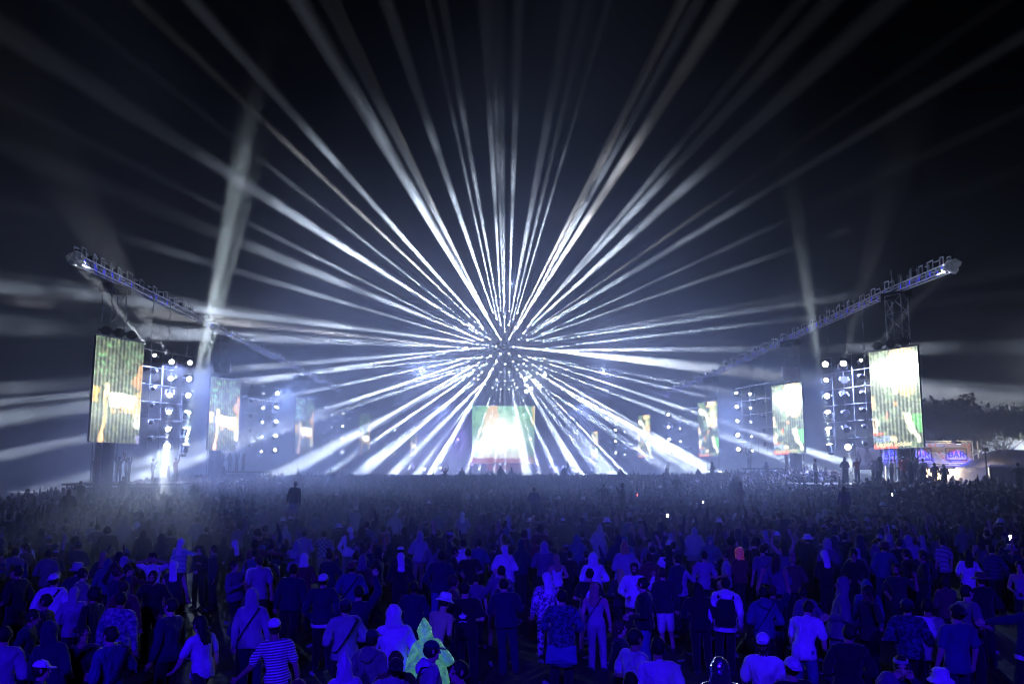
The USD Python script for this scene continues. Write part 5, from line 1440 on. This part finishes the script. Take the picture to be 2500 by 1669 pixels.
# ------------------------------------------------------------------ more of the crowd: one prototype per outfit, then instanced copies
COPY_LOOKS = [('walk', 'short', 'black', 'jacket', 'black', 'trousers', 'black', 'black jacket and short dark hair'), ('front', 'hood', 'navy', 'hoodie', 'navy', 'trousers', 'black', 'dark blue hoodie with hood up'),
              ('fist', 'long', 'black', 'jacket', 'char', 'trousers', 'black', 'charcoal jacket, long dark hair, one fist up'), ('pocket', 'cap_back', 'black', 'hoodie', 'char', 'trousers', 'navy', 'black backwards cap and charcoal hoodie'),
              ('up', 'short', 'black', 'tee', 'navy', 'trousers', 'black', 'dark shirt with both arms raised'), ('stoop', 'short', 'black', 'hoodie', 'purple', 'trousers', 'black', 'dim violet sweater, leaning forward'),
              ('down', 'hood', 'blue', 'hoodie', 'blue', 'trousers', 'black', 'blue hoodie with hood up'), ('face', 'bun', 'black', 'jacket', 'navy', 'trousers', 'denim', 'dark blue jacket, hair in a bun, hands at mouth'),
              ('phone', 'short', 'black', 'jacket', 'olive', 'trousers', 'black', 'olive jacket, one hand lifted'), ('front', 'bucket', 'pale', 'jacket', 'navy', 'trousers', 'black', 'pale bucket hat over dark jacket'),
              ('front', 'hood', 'pale', 'poncho', 'pale', 'trousers', 'black', 'pale rain poncho with hood up'), ('reachr', 'curly', 'black', 'hoodie', 'wine', 'trousers', 'black', 'curly dark hair, wine red sweater, arm out'),
              ('one_up', 'cap', 'navy', 'tee', 'char', 'trousers', 'black', 'dark cap and one arm raised'), ('front', 'scarf', 'pale', 'hoodie', 'grey', 'trousers', 'black', 'pale head cloth and grey sweater'),
              ('behind', 'short', 'black', 'tee', 'blue', 'trousers', 'black', 'blue shirt, hands behind the head'), ('pocket', 'hood', 'black', 'jacket', 'black', 'trousers', 'black', 'black hood up over black jacket')]
protos = {}
cr = np.random.default_rng(21)


import re


def short_name(lab):
    lab = re.split(r", | with | seen | and | in front| beside | behind | under | above | over | from | looking | standing ", lab)[0]
    return ' '.join(lab.split()[:6])


named = []


def zone_label(x, y, look):
    """Describes a member of the crowd by its look and by the recognisable person nearest to it."""
    for q in sorted(named, key=lambda n: math.hypot(n[0] - x, (n[1] - y) * .8))[:6]:
        dx, dy = x - q[0], y - q[1]
        rel = ('behind' if dy > 0 else 'in front of') if abs(dy) > abs(dx) * .8 else ('right of' if dx > 0 else 'left of')
        lab = ' '.join(f'{look}, {rel} the {q[2]}'.split()[:16])
        if lab not in said:
            break
    said.add(lab)
    return lab


said = set()


def blocks(x, y, h):
    """Would someone here hide a person placed by hand, or stand in one?"""
    z = float(ground_z(x, y)) + h
    px, py = px_of((x, y, z))
    w = .30 / y * FPX
    for (tx, ty, r, hx, hy, hh) in taken:
        if (tx - x) ** 2 + (ty - y) ** 2 < .52 ** 2:
            return True
        if len(hand_spots) and ty > y and abs(px - hx) < w + .27 / ty * FPX:
            # top of the nearer head against the upper body of the farther person
            if py < hy + .62 / ty * FPX and (hx, hy) in hand_spots:
                return True
    return False


hand_spots = {(t[3], t[4]) for t in taken}
named += [(x, y, short_name(l)) for x, y, l in hand_labels]
spots, tries = [], 0
while len(spots) < 122 and tries < 9000:
    tries += 1
    y = cr.uniform(12.5, 30) if tries % 3 else cr.uniform(16, 26)
    x = cr.uniform(-1, 1) * (.60 * y + .3)
    h = cr.uniform(1.60, 1.86)
    if y < 18 and cr.random() < .75:
        continue
    if blocks(x, y, h):
        continue
    taken.append((x, y, .3, -9e9, -9e9, h))
    spots.append((x, y, h))
spots.sort(key=lambda s: s[1])
for i, (x, y, h) in enumerate(spots):
    k = i if i < len(COPY_LOOKS) else int(cr.integers(len(COPY_LOOKS)))
    L = COPY_LOOKS[k]
    lab = zone_label(x, y, L[7])
    gp = 'people of the crowd: ' + lab
    rz = float(cr.normal(0, 22 if cr.random() < .72 else 80) + math.degrees(math.atan2(x, 150 - y)) * 1.0)
    if k not in protos:
        t = thing('person', lab, 'person', (x, y, float(ground_z(x, y))), rz or .1, gp, h / 1.775, (0.1, 0.1))
        dress(t, *L[:7], ('skin_l', 'skin_m', 'skin_d')[k % 3], (), True, ('hair_k', 'hair_b', 'hair_k')[k % 3])
        protos[k] = t
    else:
        t = UsdGeom.Xform.Define(stage, numbered('/World/person'))
        pr = t.GetPrim()
        pr.GetReferences().AddInternalReference(protos[k].GetPath())
        pr.SetInstanceable(True)
        pr.GetAttribute('xformOp:translate').Set(Gf.Vec3d(x, y, float(ground_z(x, y))))
        t.GetPrim().GetAttribute('xformOp:rotateZ').Set(rz) if t.GetPrim().GetAttribute('xformOp:rotateZ') else None
        wd = h / 1.775 * cr.uniform(.92, 1.12)
        pr.GetAttribute('xformOp:scale').Set(Gf.Vec3f(wd, wd, h / 1.775))
        pr.GetAttribute('xformOp:rotateXYZ').Set(Gf.Vec3f(float(cr.normal(0, 3.5)), float(cr.normal(0, 3.5)), 0))
        tag(pr, lab, 'person', gp)

# ------------------------------------------------------------------ people on the decks and at the bar: things too, small in the picture
def small_person(p, h, rz, look, label, group):
    t = thing('person', label, 'person', p, rz, group, h / 1.775)
    pose, head, hat, top, topc, bot, botc = look
    obj('body', make_body(pose, False), cm('skin_m'), t, smooth=True)
    obj({'tee': 'shirt', 'jacket': 'jacket', 'hoodie': 'hoodie'}[top], make_top(pose, top, False), cm(topc), t, smooth=True)
    obj('trousers', make_bottom(pose, 'trousers', False), cm(botc), t, smooth=True)
    for part, m in make_head(head, False).items():
        obj(part, m, cm('hair_b' if part == 'hair' else hat), t, smooth=True)
    return t


dk = np.random.default_rng(33)
DL = [('down', 'short', 'black', 'tee', 'white', 'trousers', 'black'), ('front', 'long', 'black', 'jacket', 'char', 'trousers', 'black'), ('up', 'short', 'black', 'tee', 'grey', 'trousers', 'navy'), ('front', 'hood', 'grey', 'hoodie', 'grey', 'trousers', 'black'), ('one_up', 'cap', 'white', 'tee', 'red', 'trousers', 'black'), ('phone', 'short', 'black', 'hoodie', 'pale', 'trousers', 'black')]
DN = ['in white shirt', 'with long hair and dark jacket', 'in grey shirt with arms up', 'in grey hood', 'in red shirt with one arm up', 'in pale hoodie']
for i, (side, c, w, dp, h) in enumerate(DECKS):
    gz = float(ground_z(c[0], c[1]))
    for k in range((9, 13, 5, 5)[i]):
        q = dk.integers(6)
        x, y = c[0] + dk.uniform(-.46, .46) * w, c[1] + dk.uniform(-.42, .42) * dp
        small_person((x, y, gz + h), dk.uniform(1.6, 1.85), float(dk.normal(-10, 40)), DL[q], f'small figure {DN[q]} on the {"nearest" if i < 2 else "second"} {side} viewing deck', f'people on the {"nearest" if i < 2 else "second"} {side} deck {DN[q]}')
for x, y, lab in ((2249, 1133, 'dark silhouette standing before the hatch edge of the bar'), (2280, 1128, 'tall dark silhouette at the bar hatch'), (2303, 1132, 'broad dark silhouette at the bar hatch beside the tall one'), (2325, 1160, 'small person serving inside the lit bar hatch'), (2345, 1166, 'dark head before the red menu board')):
    p = at(x, y, 58 if y < 1150 else 63)
    small_person((p[0], p[1], p[2] - 1.8), 1.8, 0 if y < 1150 else 150, DL[1] if y < 1140 else DL[3], lab, 'people at the bar hatch')
bd = obj('bar_deck', box((16, 11, 1.0), (at(2290, 1150, 62)[0] + .5, 61.5, at(2280, 1128, 58)[2] - 1.8 - .5)), plain('deck_wood', (.12, .09, .06), .8))
tag(bd, kind='structure')

# ------------------------------------------------------------------ the packed crowd farther back: nobody could count it
crowd_looks = [('fist', 'short', 'black', 'jacket', 'black'), ('front', 'hood', 'navy', 'hoodie', 'navy'), ('front', 'long', 'black', 'jacket', 'char'), ('down', 'short', 'black', 'tee', 'grey'), ('front', 'cap', 'pale', 'hoodie', 'char'), ('up', 'short', 'black', 'tee', 'char'), ('front', 'short', 'black', 'hoodie', 'blue'),
               ('down', 'hood', 'pale', 'hoodie', 'pale'), ('phone', 'short', 'black', 'jacket', 'olive'), ('front', 'bun', 'black', 'tee', 'white'), ('front', 'curly', 'black', 'hoodie', 'wine'), ('one_up', 'short', 'black', 'jacket', 'navy'), ('front', 'bucket', 'white', 'jacket', 'black'), ('down', 'long', 'black', 'hoodie', 'purple')]
weights = np.array([6, 4, 5, 3, 1.6, 1.8, 2, 1.0, 2, 1.0, 2, 2.2, .5, 2.5])
pi = UsdGeom.PointInstancer.Define(stage, '/World/crowd')
tag(pi.GetPrim(), 'dense hazy crowd of people filling the field up to the stage', 'crowd', kind='stuff')
UsdGeom.Scope.Define(stage, '/World/crowd/prototypes')
rel = pi.CreatePrototypesRel()
for i, (pose, head, hat, top, topc) in enumerate(crowd_looks):
    x = UsdGeom.Xform.Define(stage, f'/World/crowd/prototypes/festival_goer_{i:03d}')
    q = x.GetPrim()
    obj('body', make_body(pose, False), cm(('skin_l', 'skin_m', 'skin_d')[i % 3]), q, smooth=True)
    obj('upper_clothes', make_top(pose, top, False), cm(topc), q, smooth=True)
    obj('trousers', make_bottom(pose, 'trousers', False), cm('black'), q, smooth=True)
    for part, m in make_head(head, False).items():
        obj(part, m, cm(('hair_k', 'hair_b', 'hair_l')[i % 3 if i % 5 else 1] if part == 'hair' else hat), q, smooth=True)
    rel.AddTarget(x.GetPath())
pos, ori, idxs, scl = [], [], [], []
w = np.random.default_rng(77)
y = 18.0
while y < 84:
    step = .66 if y < 45 else .74
    half_w = .63 * y + 3
    xs = np.arange(-half_w, half_w, .62 if y > 36 else .72)
    for x in xs:
        X, Y = x + w.normal(0, .14), y + w.normal(0, .16)
        if w.random() > (.5 if y < 33 else (.8 if y < 45 else .9)):
            continue
        if any(abs(X - c[0]) < wd / 2 + .3 and abs(Y - c[1]) < dp / 2 + .3 for _, c, wd, dp, _ in DECKS) or (abs(X) > 30 and Y > 48) or (X > 25.5 and Y > 54):
            continue
        h = w.uniform(1.55, 1.9)
        if Y < 43 and blocks(X, Y, h):
            continue
        up = float(w.choice([0, 0, 0, .12, -.1])) + (1.0 if w.random() < .006 and Y > 36 else 0)
        pos.append((X, Y, float(ground_z(X, Y)) + max(up, 0)))
        a = math.radians(w.normal(0, 30 if w.random() < .8 else 90) + math.degrees(math.atan2(X, 160 - Y))) / 2
        ori.append(Gf.Quath(math.cos(a), 0, 0, math.sin(a)))
        idxs.append(int(w.choice(len(crowd_looks), p=weights / weights.sum())))
        scl.append((h / 1.775,) * 3)
    y += step
for y in np.arange(84, 158, .95):
    for x in np.arange(-24, 24, .8):
        X, Y = x + w.normal(0, .2), y + w.normal(0, .25)
        h = w.uniform(1.55, 1.9)
        if w.random() < .12:
            continue
        pos.append((X, Y, float(ground_z(X, Y))))
        a = math.radians(w.normal(0, 25)) / 2
        ori.append(Gf.Quath(math.cos(a), 0, 0, math.sin(a)))
        idxs.append(int(w.choice(len(crowd_looks), p=weights / weights.sum())))
        scl.append((h / 1.775,) * 3)
pi.CreatePositionsAttr(Vt.Vec3fArray.FromNumpy(np.array(pos, np.float32)))
pi.CreateOrientationsAttr(Vt.QuathArray(ori))
pi.CreateScalesAttr(Vt.Vec3fArray.FromNumpy(np.array(scl, np.float32)))
pi.CreateProtoIndicesAttr(Vt.IntArray.FromNumpy(np.array(idxs, np.int32)))
print('people', len(hand_spots), len(spots), 'crowd', len(pos))

# ------------------------------------------------------------------ blue floodlights on the camera's own stand, shining out over the crowd
for i, (x, tx, ty, pw, hf) in enumerate(((-7.5, -8.0, 15, 7.0e3, 19), (-4.0, -2.5, 19, 8.0e3, 18), (0.0, 2.5, 14.5, 6.0e3, 20), (4.0, 7.5, 19, 7.0e3, 18), (7.5, 13.0, 25, 7.5e3, 15), (-6.0, -13.0, 26, 6.5e3, 15), (2.0, 2.0, 27, 7.0e3, 15))):
    f = thing('blue_floodlight', 'blue floodlight on the delay platform, ' + ORDW[i] + ' of seven', 'floodlight', (x, -5, 9.6))
    light(f, (0, 0, 0), .4, pw * .5, (.024, .003, 1.0), np.array([tx - x, ty + 5, -8.4]), hf, 1.0)

# ------------------------------------------------------------------ cups and scraps dropped on the trampled grass
lt = np.random.default_rng(3)
v, f = [], []
cup = trimesh.creation.revolve(np.array([(0, 0), (.03, 0), (.042, .12), (.0, .11)]), sections=6)
for k in range(420):
    y = lt.uniform(11, 30)
    x = lt.uniform(-.6, .6) * y
    m = cup.copy() if k % 3 else box((.14, .10, .012))
    m.apply_transform(trimesh.transformations.euler_matrix(1.5 if k % 3 else lt.uniform(-.2, .2), lt.uniform(-.2, .2), lt.uniform(0, 6.28)))
    m.apply_translation((x, y, float(ground_z(x, y)) + .045 - (0 if k % 3 else .03)))
    v.append(m)
lit_ = obj('litter', cat_(v), cloth('pale'))
tag(lit_, kind='stuff')
